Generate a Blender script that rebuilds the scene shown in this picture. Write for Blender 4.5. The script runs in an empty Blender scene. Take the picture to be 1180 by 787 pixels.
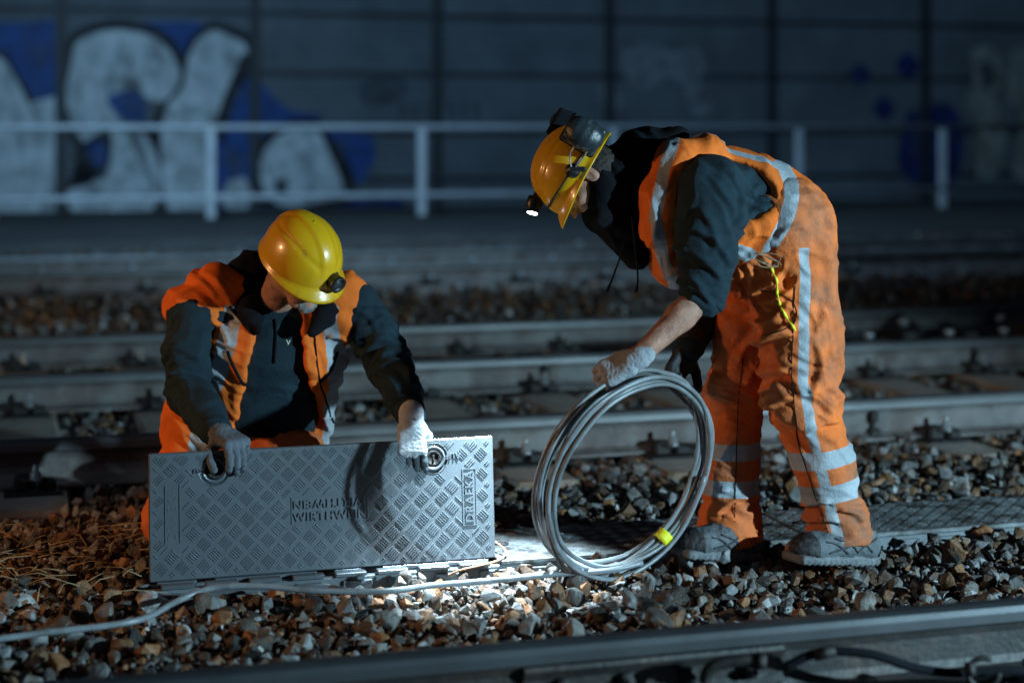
import bpy, bmesh, math, random
import numpy as np
from mathutils import Vector, Matrix
from mathutils.bvhtree import BVHTree
random.seed(7); rng = np.random.default_rng(11)
sc = bpy.context.scene
COL = sc.collection
R = math.radians
H = 1.28                      # camera height above the ballast
FPX = 2000.0                  # focal length in photo pixels

def P(px, py, Y):             # a measured point of the photograph at real distance Y, in metres
    return np.array([(px-590)*Y/FPX, Y, H-(py-145)*Y/FPX])
TH = math.atan(.293); CU, SU = math.cos(TH), math.sin(TH)
def T(a, b, z=0.0):           # track coordinates: a along the rails, b across
    return np.array([a*CU-b*SU, a*SU+b*CU, z])
def BY(Y0): return Y0*CU      # across-track coordinate of a line crossing x=0 at distance Y0
U3 = np.array([CU, SU, 0.]); N3 = np.array([-SU, CU, 0.]); Z3 = np.array([0, 0, 1.])

# ------------------------------------------------------------------ objects
def link(name, me, mats=None, parent=None, loc=None):
    o = bpy.data.objects.new(name, me); COL.objects.link(o)
    if mats is not None and me is not None:
        for m in (mats if isinstance(mats, (list, tuple)) else [mats]): me.materials.append(m)
    if loc is not None: o.location = Vector(loc)
    if parent is not None: o.parent = parent
    return o
def tag(o, label=None, cat=None, group=None, kind=None):
    if label: o['label'] = label
    if cat: o['category'] = cat
    if group: o['group'] = group
    if kind: o['kind'] = kind
    return o
def thing(name, label, cat, loc=(0, 0, 0), group=None, rz=0.):
    o = bpy.data.objects.new(name, None); COL.objects.link(o)
    o.location = Vector(loc); o.rotation_euler = (0, 0, rz); o.empty_display_size = .1
    return tag(o, label, cat, group)
def copy_tree(o, parent=None):
    c = o.copy(); COL.objects.link(c)
    if parent is not None: c.parent = parent
    for ch in [x for x in list(bpy.data.objects) if x.parent == o]: copy_tree(ch, c)
    return c

def mesh_np(name, V, F, smooth=True, mi=None):
    me = bpy.data.meshes.new(name)
    V = np.asarray(V, np.float32); F = np.asarray(F, np.int32)
    n = F.shape[1]
    me.vertices.add(len(V)); me.vertices.foreach_set('co', V.ravel())
    me.loops.add(F.size); me.loops.foreach_set('vertex_index', F.ravel())
    me.polygons.add(len(F))
    me.polygons.foreach_set('loop_start', np.arange(0, F.size, n, dtype=np.int32))
    me.polygons.foreach_set('loop_total', np.full(len(F), n, np.int32))
    me.polygons.foreach_set('use_smooth', np.full(len(F), smooth))
    if mi is not None: me.polygons.foreach_set('material_index', np.asarray(mi, np.int32))
    me.update(calc_edges=True); me.validate()
    return me
def attr(me, name, vals):
    a = me.attributes.new(name, 'FLOAT', 'POINT'); a.data.foreach_set('value', np.asarray(vals, np.float32))

class MB:                      # collects shapes into one mesh
    def __init__(s): s.bm = bmesh.new()
    def verts_faces(s, V, F, smooth=False):
        vs = [s.bm.verts.new(tuple(map(float, v))) for v in V]
        for f in F:
            try:
                fc = s.bm.faces.new([vs[i] for i in f]); fc.smooth = smooth
            except ValueError: pass
        return s
    def box(s, c, size, ax=None, bev=0.0, taper=1.0):
        c = np.asarray(c, float); ax = np.eye(3) if ax is None else np.asarray(ax, float)
        hx, hy, hz = [q/2 for q in size]; V = []
        if bev <= 0:
            for z in (-1, 1):
                k = taper if z > 0 else 1
                for x, y in ((-1, -1), (1, -1), (1, 1), (-1, 1)):
                    V.append(c+ax[0]*x*hx*k+ax[1]*y*hy*k+ax[2]*z*hz)
            F = [(3, 2, 1, 0), (4, 5, 6, 7), (0, 1, 5, 4), (1, 2, 6, 5), (2, 3, 7, 6), (3, 0, 4, 7)]
            return s.verts_faces(V, F)
        b = min(bev, hx*.9, hy*.9, hz*.9)
        rings = [(-hz, b), (-hz+b, 0), (hz-b, 0), (hz, b)]
        for z, i in rings:
            X, Y = hx-i, hy-i
            for x, y in ((-X+b, -Y), (X-b, -Y), (X, -Y+b), (X, Y-b), (X-b, Y), (-X+b, Y), (-X, Y-b), (-X, -Y+b)):
                k = taper if z > 0 else 1
                V.append(c+ax[0]*x*k+ax[1]*y*k+ax[2]*z)
        F = [tuple(range(7, -1, -1)), tuple(range(24, 32))]
        for r in range(3):
            for i in range(8):
                j = (i+1) % 8; F.append((r*8+i, r*8+j, r*8+8+j, r*8+8+i))
        return s.verts_faces(V, F)
    def tube(s, pts, r, n=10, cap=True, up=None):
        pts = [np.asarray(p, float) for p in pts]; m = len(pts)
        rr = r if hasattr(r, '__len__') else [r]*m
        V = []; prev = None
        for i, p in enumerate(pts):
            t = pts[min(i+1, m-1)]-pts[max(i-1, 0)]; t /= (np.linalg.norm(t)+1e-12)
            if prev is None:
                a = np.array([0, 0, 1.]) if abs(t[2]) < .9 else np.array([1., 0, 0])
                e1 = np.cross(t, a)
            else: e1 = prev-t*np.dot(prev, t)
            e1 /= np.linalg.norm(e1)+1e-12; prev = e1; e2 = np.cross(t, e1)
            for k in range(n):
                w = 2*math.pi*k/n; V.append(p+(e1*math.cos(w)+e2*math.sin(w))*rr[i])
        F = [(i*n+k, i*n+(k+1) % n, (i+1)*n+(k+1) % n, (i+1)*n+k) for i in range(m-1) for k in range(n)]
        if cap: F += [tuple(range(n-1, -1, -1)), tuple(range((m-1)*n, m*n))]
        return s.verts_faces(V, F, True)
    def lathe(s, prof, base, axis, n=20):        # prof = [(r, h)...]
        base = np.asarray(base, float); axis = np.asarray(axis, float); axis /= np.linalg.norm(axis)
        a = np.array([0, 0, 1.]) if abs(axis[2]) < .9 else np.array([1., 0, 0])
        e1 = np.cross(axis, a); e1 /= np.linalg.norm(e1); e2 = np.cross(axis, e1)
        V = [base+axis*h+(e1*math.cos(2*math.pi*k/n)+e2*math.sin(2*math.pi*k/n))*max(r, 1e-4) for r, h in prof for k in range(n)]
        m = len(prof)
        F = [(i*n+k, i*n+(k+1) % n, (i+1)*n+(k+1) % n, (i+1)*n+k) for i in range(m-1) for k in range(n)]
        F += [tuple(range(n-1, -1, -1)), tuple(range((m-1)*n, m*n))]
        return s.verts_faces(V, F, True)
    def prism(s, prof, p0, p1, e1, e2, smooth=False):     # closed 2D profile swept straight
        p0 = np.asarray(p0, float); p1 = np.asarray(p1, float); n = len(prof)
        V = [p+e1*x+e2*y for p in (p0, p1) for x, y in prof]
        F = [(k, (k+1) % n, n+(k+1) % n, n+k) for k in range(n)]+[tuple(range(n-1, -1, -1)), tuple(range(n, 2*n))]
        return s.verts_faces(V, F, smooth)
    def build(s, name, mats, parent=None, loc=None, off=None):
        me = bpy.data.meshes.new(name)
        if off is not None: bmesh.ops.translate(s.bm, verts=s.bm.verts, vec=-Vector(off))
        bmesh.ops.recalc_face_normals(s.bm, faces=s.bm.faces)
        s.bm.to_mesh(me); s.bm.free()
        return link(name, me, mats, parent, loc)

# ------------------------------------------------------------------ noise
_perm = rng.permutation(4096).astype(np.int64)
_g = rng.normal(size=(4096, 3)); _g /= np.linalg.norm(_g, axis=1)[:, None]
def perlin(p):
    p = np.asarray(p, float); i = np.floor(p).astype(np.int64); f = p-i
    u = f*f*f*(f*(f*6-15)+10); out = np.zeros(len(p))
    for dx in (0, 1):
        for dy in (0, 1):
            for dz in (0, 1):
                h = _perm[(_perm[(_perm[(i[:, 0]+dx) & 4095]+i[:, 1]+dy) & 4095]+i[:, 2]+dz) & 4095]
                d = f-np.array([dx, dy, dz])
                w = (u[:, 0] if dx else 1-u[:, 0])*(u[:, 1] if dy else 1-u[:, 1])*(u[:, 2] if dz else 1-u[:, 2])
                out += w*np.einsum('ij,ij->i', _g[h], d)
    return out*1.6
def folds(p, axis, along=26., across=6., seed=0., warp=.5):
    axis = np.asarray(axis, float); axis = axis/np.linalg.norm(axis)
    s = p@axis; perp = p-s[:, None]*axis
    w = perlin(p*9+seed)*warp
    q = perp*across+axis*(s*along)[:, None]*0
    q = q+np.outer(s*along/1.0+w*2.0, axis)+seed
    n = perlin(q)
    return 1.7*(.5-np.abs(n)*1.6)
# ------------------------------------------------------------------ implicit surfaces
def smin(a, b, k):
    if k <= 0: return np.minimum(a, b)
    h = np.maximum(k-np.abs(a-b), 0)/k
    return np.minimum(a, b)-h*h*k*.25
class Field:
    def __init__(s, lo, hi, h, axes=None):
        if axes is None: axes = [np.arange(lo[i], hi[i]+h, h, dtype=np.float32) for i in range(3)]
        s.ax = [np.asarray(a, np.float32) for a in axes]
        s.F = np.full([len(a) for a in s.ax], .3, np.float32)
    def _blk(s, lo, hi):
        sl = [slice(max(0, np.searchsorted(a, l)-1), min(len(a), np.searchsorted(a, u)+2)) for a, l, u in zip(s.ax, lo, hi)]
        if any(q.stop-q.start < 1 for q in sl): return None
        g = np.meshgrid(*[a[q] for a, q in zip(s.ax, sl)], indexing='ij')
        return tuple(sl), g
    def apply(s, fn, lo, hi, k, mode):
        r = s._blk(lo, hi)
        if r is None: return s
        sl, g = r
        d = fn(*g)
        if mode == '+': s.F[sl] = smin(s.F[sl], d, k)
        else: s.F[sl] = -smin(-s.F[sl], d, k)
        return s
    def cone(s, a, b, ra, rb, k=.02, n=None, q=1., mode='+'):
        a = np.asarray(a, np.float32); b = np.asarray(b, np.float32); ab = b-a; L = float(ab@ab)+1e-9
        m = max(ra, rb)*max(1, q)+.05+k
        lo = np.minimum(a, b)-m; hi = np.maximum(a, b)+m
        if n is not None: n = np.asarray(n, np.float32); n = n/np.linalg.norm(n)
        def fn(x, y, z):
            dx, dy, dz = x-a[0], y-a[1], z-a[2]
            t = np.clip((dx*ab[0]+dy*ab[1]+dz*ab[2])/L, 0, 1)
            dx = dx-t*ab[0]; dy = dy-t*ab[1]; dz = dz-t*ab[2]
            d2 = dx*dx+dy*dy+dz*dz
            if n is not None:
                c = dx*n[0]+dy*n[1]+dz*n[2]; d2 = d2+c*c*(1/q**2-1)
            return np.sqrt(np.maximum(d2, 0))-(ra+(rb-ra)*t)
        return s.apply(fn, lo, hi, k, mode)
    def chain(s, pts, rs, k=.02, **kw):
        for i in range(len(pts)-1): s.cone(pts[i], pts[i+1], rs[i], rs[i+1], k, **kw)
        return s
    def ell(s, c, r, k=.02, ax=None, mode='+'):
        c = np.asarray(c, np.float32); r = np.asarray(r, np.float32); A = np.eye(3) if ax is None else np.asarray(ax)
        m = float(r.max())+.05+k
        def fn(x, y, z):
            d = [x-c[0], y-c[1], z-c[2]]
            q = [sum(A[i][j]*d[j] for j in range(3))/r[i] for i in range(3)]
            L = np.sqrt(q[0]**2+q[1]**2+q[2]**2)
            G = np.sqrt((q[0]/r[0])**2+(q[1]/r[1])**2+(q[2]/r[2])**2)+1e-6
            return L*(L-1)/G
        return s.apply(fn, c-m, c+m, k, mode)
    def rbox(s, c, half, rad, k=.01, ax=None, mode='+'):
        c = np.asarray(c, np.float32); A = np.eye(3) if ax is None else np.asarray(ax)
        m = float(np.linalg.norm(half))+.05+k
        def fn(x, y, z):
            d = [x-c[0], y-c[1], z-c[2]]
            q = [np.abs(sum(A[i][j]*d[j] for j in range(3)))-(half[i]-rad) for i in range(3)]
            o = np.sqrt(sum(np.maximum(v, 0)**2 for v in q))
            return o+np.minimum(np.maximum(q[0], np.maximum(q[1], q[2])), 0)-rad
        return s.apply(fn, c-m, c+m, k, mode)
    def cut(s, fn, k=.01):               # remove where fn < 0
        g = np.meshgrid(*s.ax, indexing='ij'); s.F = -smin(-s.F, fn(*g), k); return s
    def mesh(s):
        F = s.F; S = F < 0
        c = S.astype(np.int8)
        cnt = sum(c[i:c.shape[0]-1+i, j:c.shape[1]-1+j, k:c.shape[2]-1+k] for i in (0, 1) for j in (0, 1) for k in (0, 1))
        act = (cnt > 0) & (cnt < 8); I = np.argwhere(act)
        idx = np.full(act.shape, -1, np.int64); idx[act] = np.arange(len(I))
        off = [(i, j, k) for i in (0, 1) for j in (0, 1) for k in (0, 1)]
        val = np.stack([F[I[:, 0]+o[0], I[:, 1]+o[1], I[:, 2]+o[2]] for o in off], 1)
        acc = np.zeros((len(I), 3)); num = np.zeros(len(I))
        for A in range(8):
            for B in range(A+1, 8):
                oa, ob = off[A], off[B]
                if sum(abs(oa[q]-ob[q]) for q in range(3)) != 1: continue
                fa, fb = val[:, A], val[:, B]; m = (fa < 0) != (fb < 0)
                t = np.where(m, fa/np.where(m, fa-fb, 1), 0)
                p = np.array(oa)[None]+t[:, None]*(np.array(ob)-np.array(oa))[None]
                acc += p*m[:, None]; num += m
        loc = acc/num[:, None]
        V = np.empty((len(I), 3))
        for q in range(3):
            a = s.ax[q]; V[:, q] = a[I[:, q]]+loc[:, q]*(a[I[:, q]+1]-a[I[:, q]])
        Q = []
        def fc(m, g):
            e = np.argwhere(m)
            if not len(e): return
            return e
        for d in range(3):
            u, v = (d+1) % 3, (d+2) % 3
            sl0 = [slice(None)]*3; sl1 = [slice(None)]*3; sl0[d] = slice(0, -1); sl1[d] = slice(1, None)
            m = S[tuple(sl0)] != S[tuple(sl1)]
            e = np.argwhere(m)
            e = e[(e[:, u] > 0) & (e[:, v] > 0) & (e[:, u] < F.shape[u]-1) & (e[:, v] < F.shape[v]-1)]
            if not len(e): continue
            ins = S[e[:, 0], e[:, 1], e[:, 2]]
            def at(du, dv):
                x = e.copy(); x[:, u] += du; x[:, v] += dv; return idx[x[:, 0], x[:, 1], x[:, 2]]
            q = np.stack([at(-1, -1), at(0, -1), at(0, 0), at(-1, 0)], 1)
            q[~ins] = q[~ins][:, ::-1]
            Q.append(q)
        return V, np.concatenate(Q)
def vnormals(V, F):
    a, b, c, d = (V[F[:, i]] for i in range(4))
    n = np.cross(c-a, d-b); N = np.zeros_like(V)
    for i in range(4): np.add.at(N, F[:, i], n)
    return N/(np.linalg.norm(N, axis=1)[:, None]+1e-12)
def relax(V, F, it=1, lam=.5):
    for _ in range(it):
        acc = np.zeros_like(V); num = np.zeros(len(V))
        for i in range(4):
            for j in ((i+1) % 4, (i+3) % 4):
                np.add.at(acc, F[:, i], V[F[:, j]]); np.add.at(num, F[:, i], 1)
        V = V+lam*(acc/num[:, None]-V)
    return V

# ------------------------------------------------------------------ materials
def mat(name, col, rough=.7, metal=0., var=.25, vscale=8., bump=0., bscale=60., spec=.5, col2=None, mix_scale=3., mix_lo=.45, mix_hi=.6, coat=0., mask=None, mcol=None, stretch=None, mrough=.45, detail=4.):
    m = bpy.data.materials.new(name); m.use_nodes = True; nt = m.node_tree; N = nt.nodes; L = nt.links
    b = N['Principled BSDF']; b.inputs['Roughness'].default_value = rough; b.inputs['Metallic'].default_value = metal
    b.inputs['Specular IOR Level'].default_value = spec
    if coat: b.inputs['Coat Weight'].default_value = coat; b.inputs['Coat Roughness'].default_value = .12
    tc = N.new('ShaderNodeTexCoord'); src = tc.outputs['Object']
    if stretch:
        mp = N.new('ShaderNodeMapping'); mp.inputs['Scale'].default_value = stretch; L.new(src, mp.inputs[0]); src = mp.outputs[0]
    def noise(scale, d=detail, rg=.6):
        n = N.new('ShaderNodeTexNoise'); n.inputs['Scale'].default_value = scale; n.inputs['Detail'].default_value = d; n.inputs['Roughness'].default_value = rg
        L.new(src, n.inputs['Vector']); return n
    n1 = noise(vscale); mr = N.new('ShaderNodeMapRange'); mr.inputs[1].default_value = .3; mr.inputs[2].default_value = .7
    mr.inputs[3].default_value = 1-var; mr.inputs[4].default_value = 1+var; L.new(n1.outputs['Fac'], mr.inputs[0])
    base = N.new('ShaderNodeRGB'); base.outputs[0].default_value = (*col, 1); cur = base.outputs[0]
    if col2:
        n2 = noise(mix_scale, 6, .65); mr2 = N.new('ShaderNodeMapRange'); mr2.inputs[1].default_value = mix_lo; mr2.inputs[2].default_value = mix_hi; L.new(n2.outputs['Fac'], mr2.inputs[0])
        mx = N.new('ShaderNodeMix'); mx.data_type = 'RGBA'; L.new(mr2.outputs[0], mx.inputs[0]); L.new(cur, mx.inputs[6]); mx.inputs[7].default_value = (*col2, 1); cur = mx.outputs[2]
    if mask:
        at = N.new('ShaderNodeAttribute'); at.attribute_name = mask
        mr3 = N.new('ShaderNodeMapRange'); mr3.inputs[1].default_value = -.0008; mr3.inputs[2].default_value = .0008; L.new(at.outputs['Fac'], mr3.inputs[0])
        mx = N.new('ShaderNodeMix'); mx.data_type = 'RGBA'; L.new(mr3.outputs[0], mx.inputs[0]); L.new(cur, mx.inputs[6]); mx.inputs[7].default_value = (*mcol, 1); cur = mx.outputs[2]
        rr = N.new('ShaderNodeMapRange'); rr.inputs[3].default_value = rough; rr.inputs[4].default_value = mrough; L.new(mr3.outputs[0], rr.inputs[0]); L.new(rr.outputs[0], b.inputs['Roughness'])
    vm = N.new('ShaderNodeVectorMath'); vm.operation = 'SCALE'; L.new(cur, vm.inputs[0]); L.new(mr.outputs[0], vm.inputs['Scale'])
    L.new(vm.outputs[0], b.inputs['Base Color'])
    if bump:
        n3 = noise(bscale, 5); bp = N.new('ShaderNodeBump'); bp.inputs['Strength'].default_value = bump; bp.inputs['Distance'].default_value = .01
        L.new(n3.outputs['Fac'], bp.inputs['Height']); L.new(bp.outputs[0], b.inputs['Normal'])
    return m
M = {}
ORANGE = (.86, .17, .022); REFL = (.37, .41, .45)
M['orange_trousers'] = mat('orange_trousers', (.90, .20, .042), .85, var=.25, vscale=7, bump=.35, bscale=160, col2=(.25, .115, .07), mix_scale=3.4, mix_lo=.40, mix_hi=.64, mask='mask', mcol=REFL, spec=.2)
M['orange_vest'] = mat('orange_vest', ORANGE, .8, var=.18, vscale=9, bump=.3, bscale=170, col2=(.42, .12, .03), mix_scale=4.5, mix_lo=.55, mix_hi=.8, mask='mask', mcol=REFL, spec=.2)
M['hoodie'] = mat('hoodie', (.013, .029, .040), .9, var=.25, vscale=14, bump=.45, bscale=240, spec=.25, col2=(.035, .055, .062), mix_lo=.6, mix_hi=.85)
M['black_cloth'] = mat('black_cloth', (.006, .007, .010), .92, var=.2, bump=.3, bscale=200, spec=.15)
M['skin'] = mat('skin', (.40, .205, .14), .6, var=.28, vscale=38, bump=.35, bscale=220, col2=(.30, .12, .08), mix_scale=30, mix_lo=.5, mix_hi=.7)
M['arm_hair'] = mat('arm_hair', (.5, .42, .36), .6, var=.3)
M['hair_grey'] = mat('hair_grey', (.20, .19, .185), .7, var=.4, vscale=90, bump=.6, bscale=260)
M['hair_dark'] = mat('hair_dark', (.03, .022, .018), .7, var=.4, vscale=90, bump=.6, bscale=260)
M['glove_grey'] = mat('glove_grey', (.33, .355, .39), .85, var=.12, vscale=30, bump=.35, bscale=420, col2=(.30, .31, .33), mix_scale=14, mix_lo=.5, mix_hi=.75, spec=.25)
M['glove_dip'] = mat('glove_dip', (.46, .49, .54), .8, var=.12, vscale=30, bump=.35, bscale=420, mask='mask', mcol=(.045, .06, .07), spec=.3, mrough=.55)
M['glove_dark'] = mat('glove_dark', (.12, .14, .165), .85, var=.2, vscale=30, bump=.35, bscale=420, col2=(.10, .11, .12), mix_scale=14, mix_lo=.45, mix_hi=.7, mask='mask', mcol=(.04, .05, .06), spec=.25)  # darker tone than the left-hand glove
M['glove_black'] = mat('glove_black', (.012, .014, .018), .6, var=.2, bump=.3, bscale=300)
M['helmet'] = mat('helmet_yellow', (.70, .385, .008), .32, var=.10, vscale=6, bump=.05, bscale=60, coat=.35, spec=.5, col2=(.25, .16, .04), mix_scale=11, mix_lo=.57, mix_hi=.72, detail=9.)
M['black_plastic'] = mat('black_plastic', (.012, .013, .015), .38, var=.2, spec=.5)
M['muff'] = mat('muff_blackblue', (.022, .032, .038), .35, var=.35, vscale=25, bump=.2, bscale=120, col2=(.12, .13, .13), mix_scale=30, mix_lo=.6, mix_hi=.75)
M['shoe'] = mat('shoe_grey', (.17, .19, .21), .7, var=.35, vscale=30, bump=.5, bscale=120)
M['shoe_dark'] = mat('shoe_dark', (.03, .032, .035), .65, var=.3, vscale=30, bump=.3, bscale=120)
M['steel_web'] = mat('rail_web', (.155, .148, .145), .62, metal=.1, var=.3, vscale=6, bump=.35, bscale=40, col2=(.11, .088, .08), mix_scale=5)
M['steel_head'] = mat('rail_head', (.11, .115, .12), .45, metal=.5, var=.25, vscale=3, bump=.05, bscale=20, stretch=None)
M['dark_iron'] = mat('dark_iron', (.022, .019, .018), .6, metal=.3, var=.4, vscale=20, bump=.5, bscale=60)
M['zinc'] = mat('zinc', (.36, .37, .38), .45, metal=.6, var=.3, vscale=20)
M['sleeper'] = mat('sleeper_concrete', (.33, .30, .27), .85, var=.2, vscale=7, bump=.5, bscale=50, col2=(.20, .11, .055), mix_scale=4, mix_lo=.45, mix_hi=.68)
M['plate'] = mat('cover_grey', (.18, .205, .23), .33, metal=.5, var=.14, vscale=10, bump=.10, bscale=260, spec=.6, col2=(.13, .145, .15), mix_scale=5, mix_lo=.5, mix_hi=.75)
M['trough'] = mat('trough_plastic', (.13, .15, .165), .5, var=.25, vscale=12, bump=.15, bscale=90)
M['cover_dirty'] = mat('cover_dirty', (.18, .195, .205), .55, var=.3, vscale=12, bump=.3, bscale=70, col2=(.045, .04, .035), mix_scale=9, mix_lo=.42, mix_hi=.6)
M['cable_grey'] = mat('cable_grey', (.235, .26, .285), .36, var=.15, vscale=12, bump=.03, bscale=60, col2=(.15, .16, .165), mix_scale=10)
M['yellow_tape'] = mat('yellow_tape', (.85, .82, .03), .5, var=.08)
M['copper'] = mat('brown_wire', (.42, .22, .12), .45, var=.2)
M['galv'] = mat('galvanised_rail', (.38, .41, .44), .5, metal=.1, var=.15, vscale=4)
M['post'] = mat('barrier_post', (.022, .026, .032), .6, var=.2)
M['ground'] = mat('ground_dirt', (.028, .021, .016), .95, var=.5, vscale=10, bump=.9, bscale=30)
M['twig'] = mat('dry_stem', (.33, .24, .13), .8, var=.4, vscale=40)
M['white_print'] = mat('white_print', (.75, .78, .6), .6, var=.05)
M['eye'] = mat('eye_white', (.6, .6, .58), .2, var=.02)

def wall_material():
    m = mat('barrier_panel', (.125, .145, .165), .75, var=.22, vscale=.9, bump=0, col2=(.09, .105, .12), mix_scale=.7, mix_lo=.4, mix_hi=.7)
    nt = m.node_tree; N = nt.nodes; L = nt.links; b = N['Principled BSDF']
    tc = N.new('ShaderNodeTexCoord'); w = N.new('ShaderNodeTexWave'); w.wave_type = 'BANDS'; w.bands_direction = 'Z'
    w.inputs['Scale'].default_value = 2.6; w.inputs['Distortion'].default_value = .2
    L.new(tc.outputs['Object'], w.inputs[0]); bp = N.new('ShaderNodeBump'); bp.inputs['Strength'].default_value = .6; bp.inputs['Distance'].default_value = .03
    L.new(w.outputs['Fac'], bp.inputs['Height']); L.new(bp.outputs[0], b.inputs['Normal']); return m
M['wall'] = wall_material()
for k, c in dict(paint_white=(.50, .55, .58), paint_blue=(.016, .06, .22), paint_black=(.008, .01, .016), paint_faint=(.20, .215, .235), paint_navy=(.012, .025, .11), paint_dim=(.06, .07, .085), paint_cream=(.25, .25, .23)).items():
    M[k] = mat(k, c, .6, var=.4, vscale=3.2, spec=.25, col2=tuple(.35*x+.05 for x in c), mix_scale=2.3, mix_lo=.50, mix_hi=.66, detail=8.)
def stone_material():
    m = bpy.data.materials.new('ballast_stone'); m.use_nodes = True; nt = m.node_tree; N = nt.nodes; L = nt.links
    b = N['Principled BSDF']; b.inputs['Roughness'].default_value = .6
    at = N.new('ShaderNodeAttribute'); at.attribute_name = 'tone'
    cr = N.new('ShaderNodeValToRGB'); e = cr.color_ramp; e.interpolation = 'CONSTANT'
    cols = [(0, (.035, .032, .030)), (.16, (.13, .13, .13)), (.28, (.075, .045, .030)), (.40, (.21, .215, .22)), (.50, (.14, .068, .030)), (.62, (.155, .145, .135)), (.74, (.055, .048, .044)), (.88, (.36, .37, .37)), (.93, (.24, .11, .045))]
    e.elements[0].position = 0; e.elements[0].color = (*cols[0][1], 1); e.elements[1].position = cols[1][0]; e.elements[1].color = (*cols[1][1], 1)
    for p, c in cols[2:]: x = e.elements.new(p); x.color = (*c, 1)
    L.new(at.outputs['Fac'], cr.inputs[0])
    tc = N.new('ShaderNodeTexCoord'); n = N.new('ShaderNodeTexNoise'); n.inputs['Scale'].default_value = 45; n.inputs['Detail'].default_value = 6; L.new(tc.outputs['Object'], n.inputs[0])
    mr = N.new('ShaderNodeMapRange'); mr.inputs[1].default_value = .3; mr.inputs[2].default_value = .7; mr.inputs[3].default_value = .55; mr.inputs[4].default_value = 1.35; L.new(n.outputs['Fac'], mr.inputs[0])
    n2 = N.new('ShaderNodeTexNoise'); n2.inputs['Scale'].default_value = 22; n2.inputs['Detail'].default_value = 5; L.new(tc.outputs['Object'], n2.inputs[0])
    mr2 = N.new('ShaderNodeMapRange'); mr2.inputs[1].default_value = .54; mr2.inputs[2].default_value = .66; mr2.inputs[4].default_value = .75; L.new(n2.outputs['Fac'], mr2.inputs[0])
    mx = N.new('ShaderNodeMix'); mx.data_type = 'RGBA'; L.new(mr2.outputs[0], mx.inputs[0]); L.new(cr.outputs[0], mx.inputs[6]); mx.inputs[7].default_value = (.12, .056, .024, 1)
    vm = N.new('ShaderNodeVectorMath'); vm.operation = 'SCALE'; L.new(mx.outputs[2], vm.inputs[0]); L.new(mr.outputs[0], vm.inputs['Scale']); L.new(vm.outputs[0], b.inputs['Base Color'])
    bp = N.new('ShaderNodeBump'); bp.inputs['Strength'].default_value = .6; bp.inputs['Distance'].default_value = .006
    n3 = N.new('ShaderNodeTexNoise'); n3.inputs['Scale'].default_value = 130; n3.inputs['Detail'].default_value = 5; L.new(tc.outputs['Object'], n3.inputs[0]); L.new(n3.outputs['Fac'], bp.inputs['Height']); L.new(bp.outputs[0], b.inputs['Normal'])
    return m
M['stone'] = stone_material()
def lamp_material(name, col, s):
    m = bpy.data.materials.new(name); m.use_nodes = True; b = m.node_tree.nodes['Principled BSDF']
    b.inputs['Emission Color'].default_value = (*col, 1); b.inputs['Emission Strength'].default_value = s; b.inputs['Base Color'].default_value = (.6, .6, .6, 1); return m
M['led'] = lamp_material('headlamp_led', (.85, .93, 1), 14)

# ------------------------------------------------------------------ setting: ground, ballast
me = mesh_np('ground', [(-150, -60, -.10), (150, -60, -.10), (150, 220, -.10), (-150, 220, -.10)], [(0, 1, 2, 3)], False)
tag(link('ground', me, M['ground']), kind='structure')

def hull_template(npts):
    v = rng.normal(size=(npts, 3)); v /= np.linalg.norm(v, axis=1)[:, None]
    v *= rng.uniform(.75, 1.05, (npts, 1)); v *= np.array([1, rng.uniform(.6, .95), rng.uniform(.45, .8)])
    bm = bmesh.new()
    for p in v: bm.verts.new(p)
    r = bmesh.ops.convex_hull(bm, input=bm.verts)
    bmesh.ops.delete(bm, geom=[g for g in bm.verts if not g.link_faces], context='VERTS')
    if npts > 8: bmesh.ops.bevel(bm, geom=list(bm.edges), offset=.07, segments=1, affect='EDGES', clamp_overlap=True)
    bmesh.ops.triangulate(bm, faces=bm.faces); bmesh.ops.recalc_face_normals(bm, faces=bm.faces)
    bm.verts.index_update(); V = np.array([w.co[:] for w in bm.verts]); F = np.array([[w.index for w in f.verts] for f in bm.faces]); bm.free()
    return V, F
TH_HI = [hull_template(random.randint(11, 22)) for _ in range(30)]
TH_LO = [hull_template(8) for _ in range(12)]
def stones(name, pts, size, tmpl, mat_, label=None, cat=None, kind='stuff', parent=None):
    n = len(pts); which = rng.integers(0, len(tmpl), n)
    q = rng.normal(size=(n, 4)); q /= np.linalg.norm(q, axis=1)[:, None]
    w, x, y, z = q.T
    Rm = np.stack([1-2*(y*y+z*z), 2*(x*y-z*w), 2*(x*z+y*w), 2*(x*y+z*w), 1-2*(x*x+z*z), 2*(y*z-x*w), 2*(x*z-y*w), 2*(y*z+x*w), 1-2*(x*x+y*y)], 1).reshape(n, 3, 3)
    tone = rng.uniform(0, 1, n); VV = []; FF = []; TT = []; base = 0
    for t, (V, F) in enumerate(tmpl):
        ii = np.where(which == t)[0]
        if not len(ii): continue
        W = np.einsum('nij,vj->nvi', Rm[ii], V)*size[ii][:, None, None]+pts[ii][:, None, :]
        VV.append(W.reshape(-1, 3)); nv = len(V)
        FF.append((F[None]+(np.arange(len(ii))*nv)[:, None, None]+base).reshape(-1, 3)); TT.append(np.repeat(tone[ii], nv)); base += nv*len(ii)
    me = mesh_np(name, np.concatenate(VV), np.concatenate(FF), False); attr(me, 'tone', np.concatenate(TT))
    o = link(name, me, mat_); tag(o, label, cat, kind=kind); return o
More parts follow.
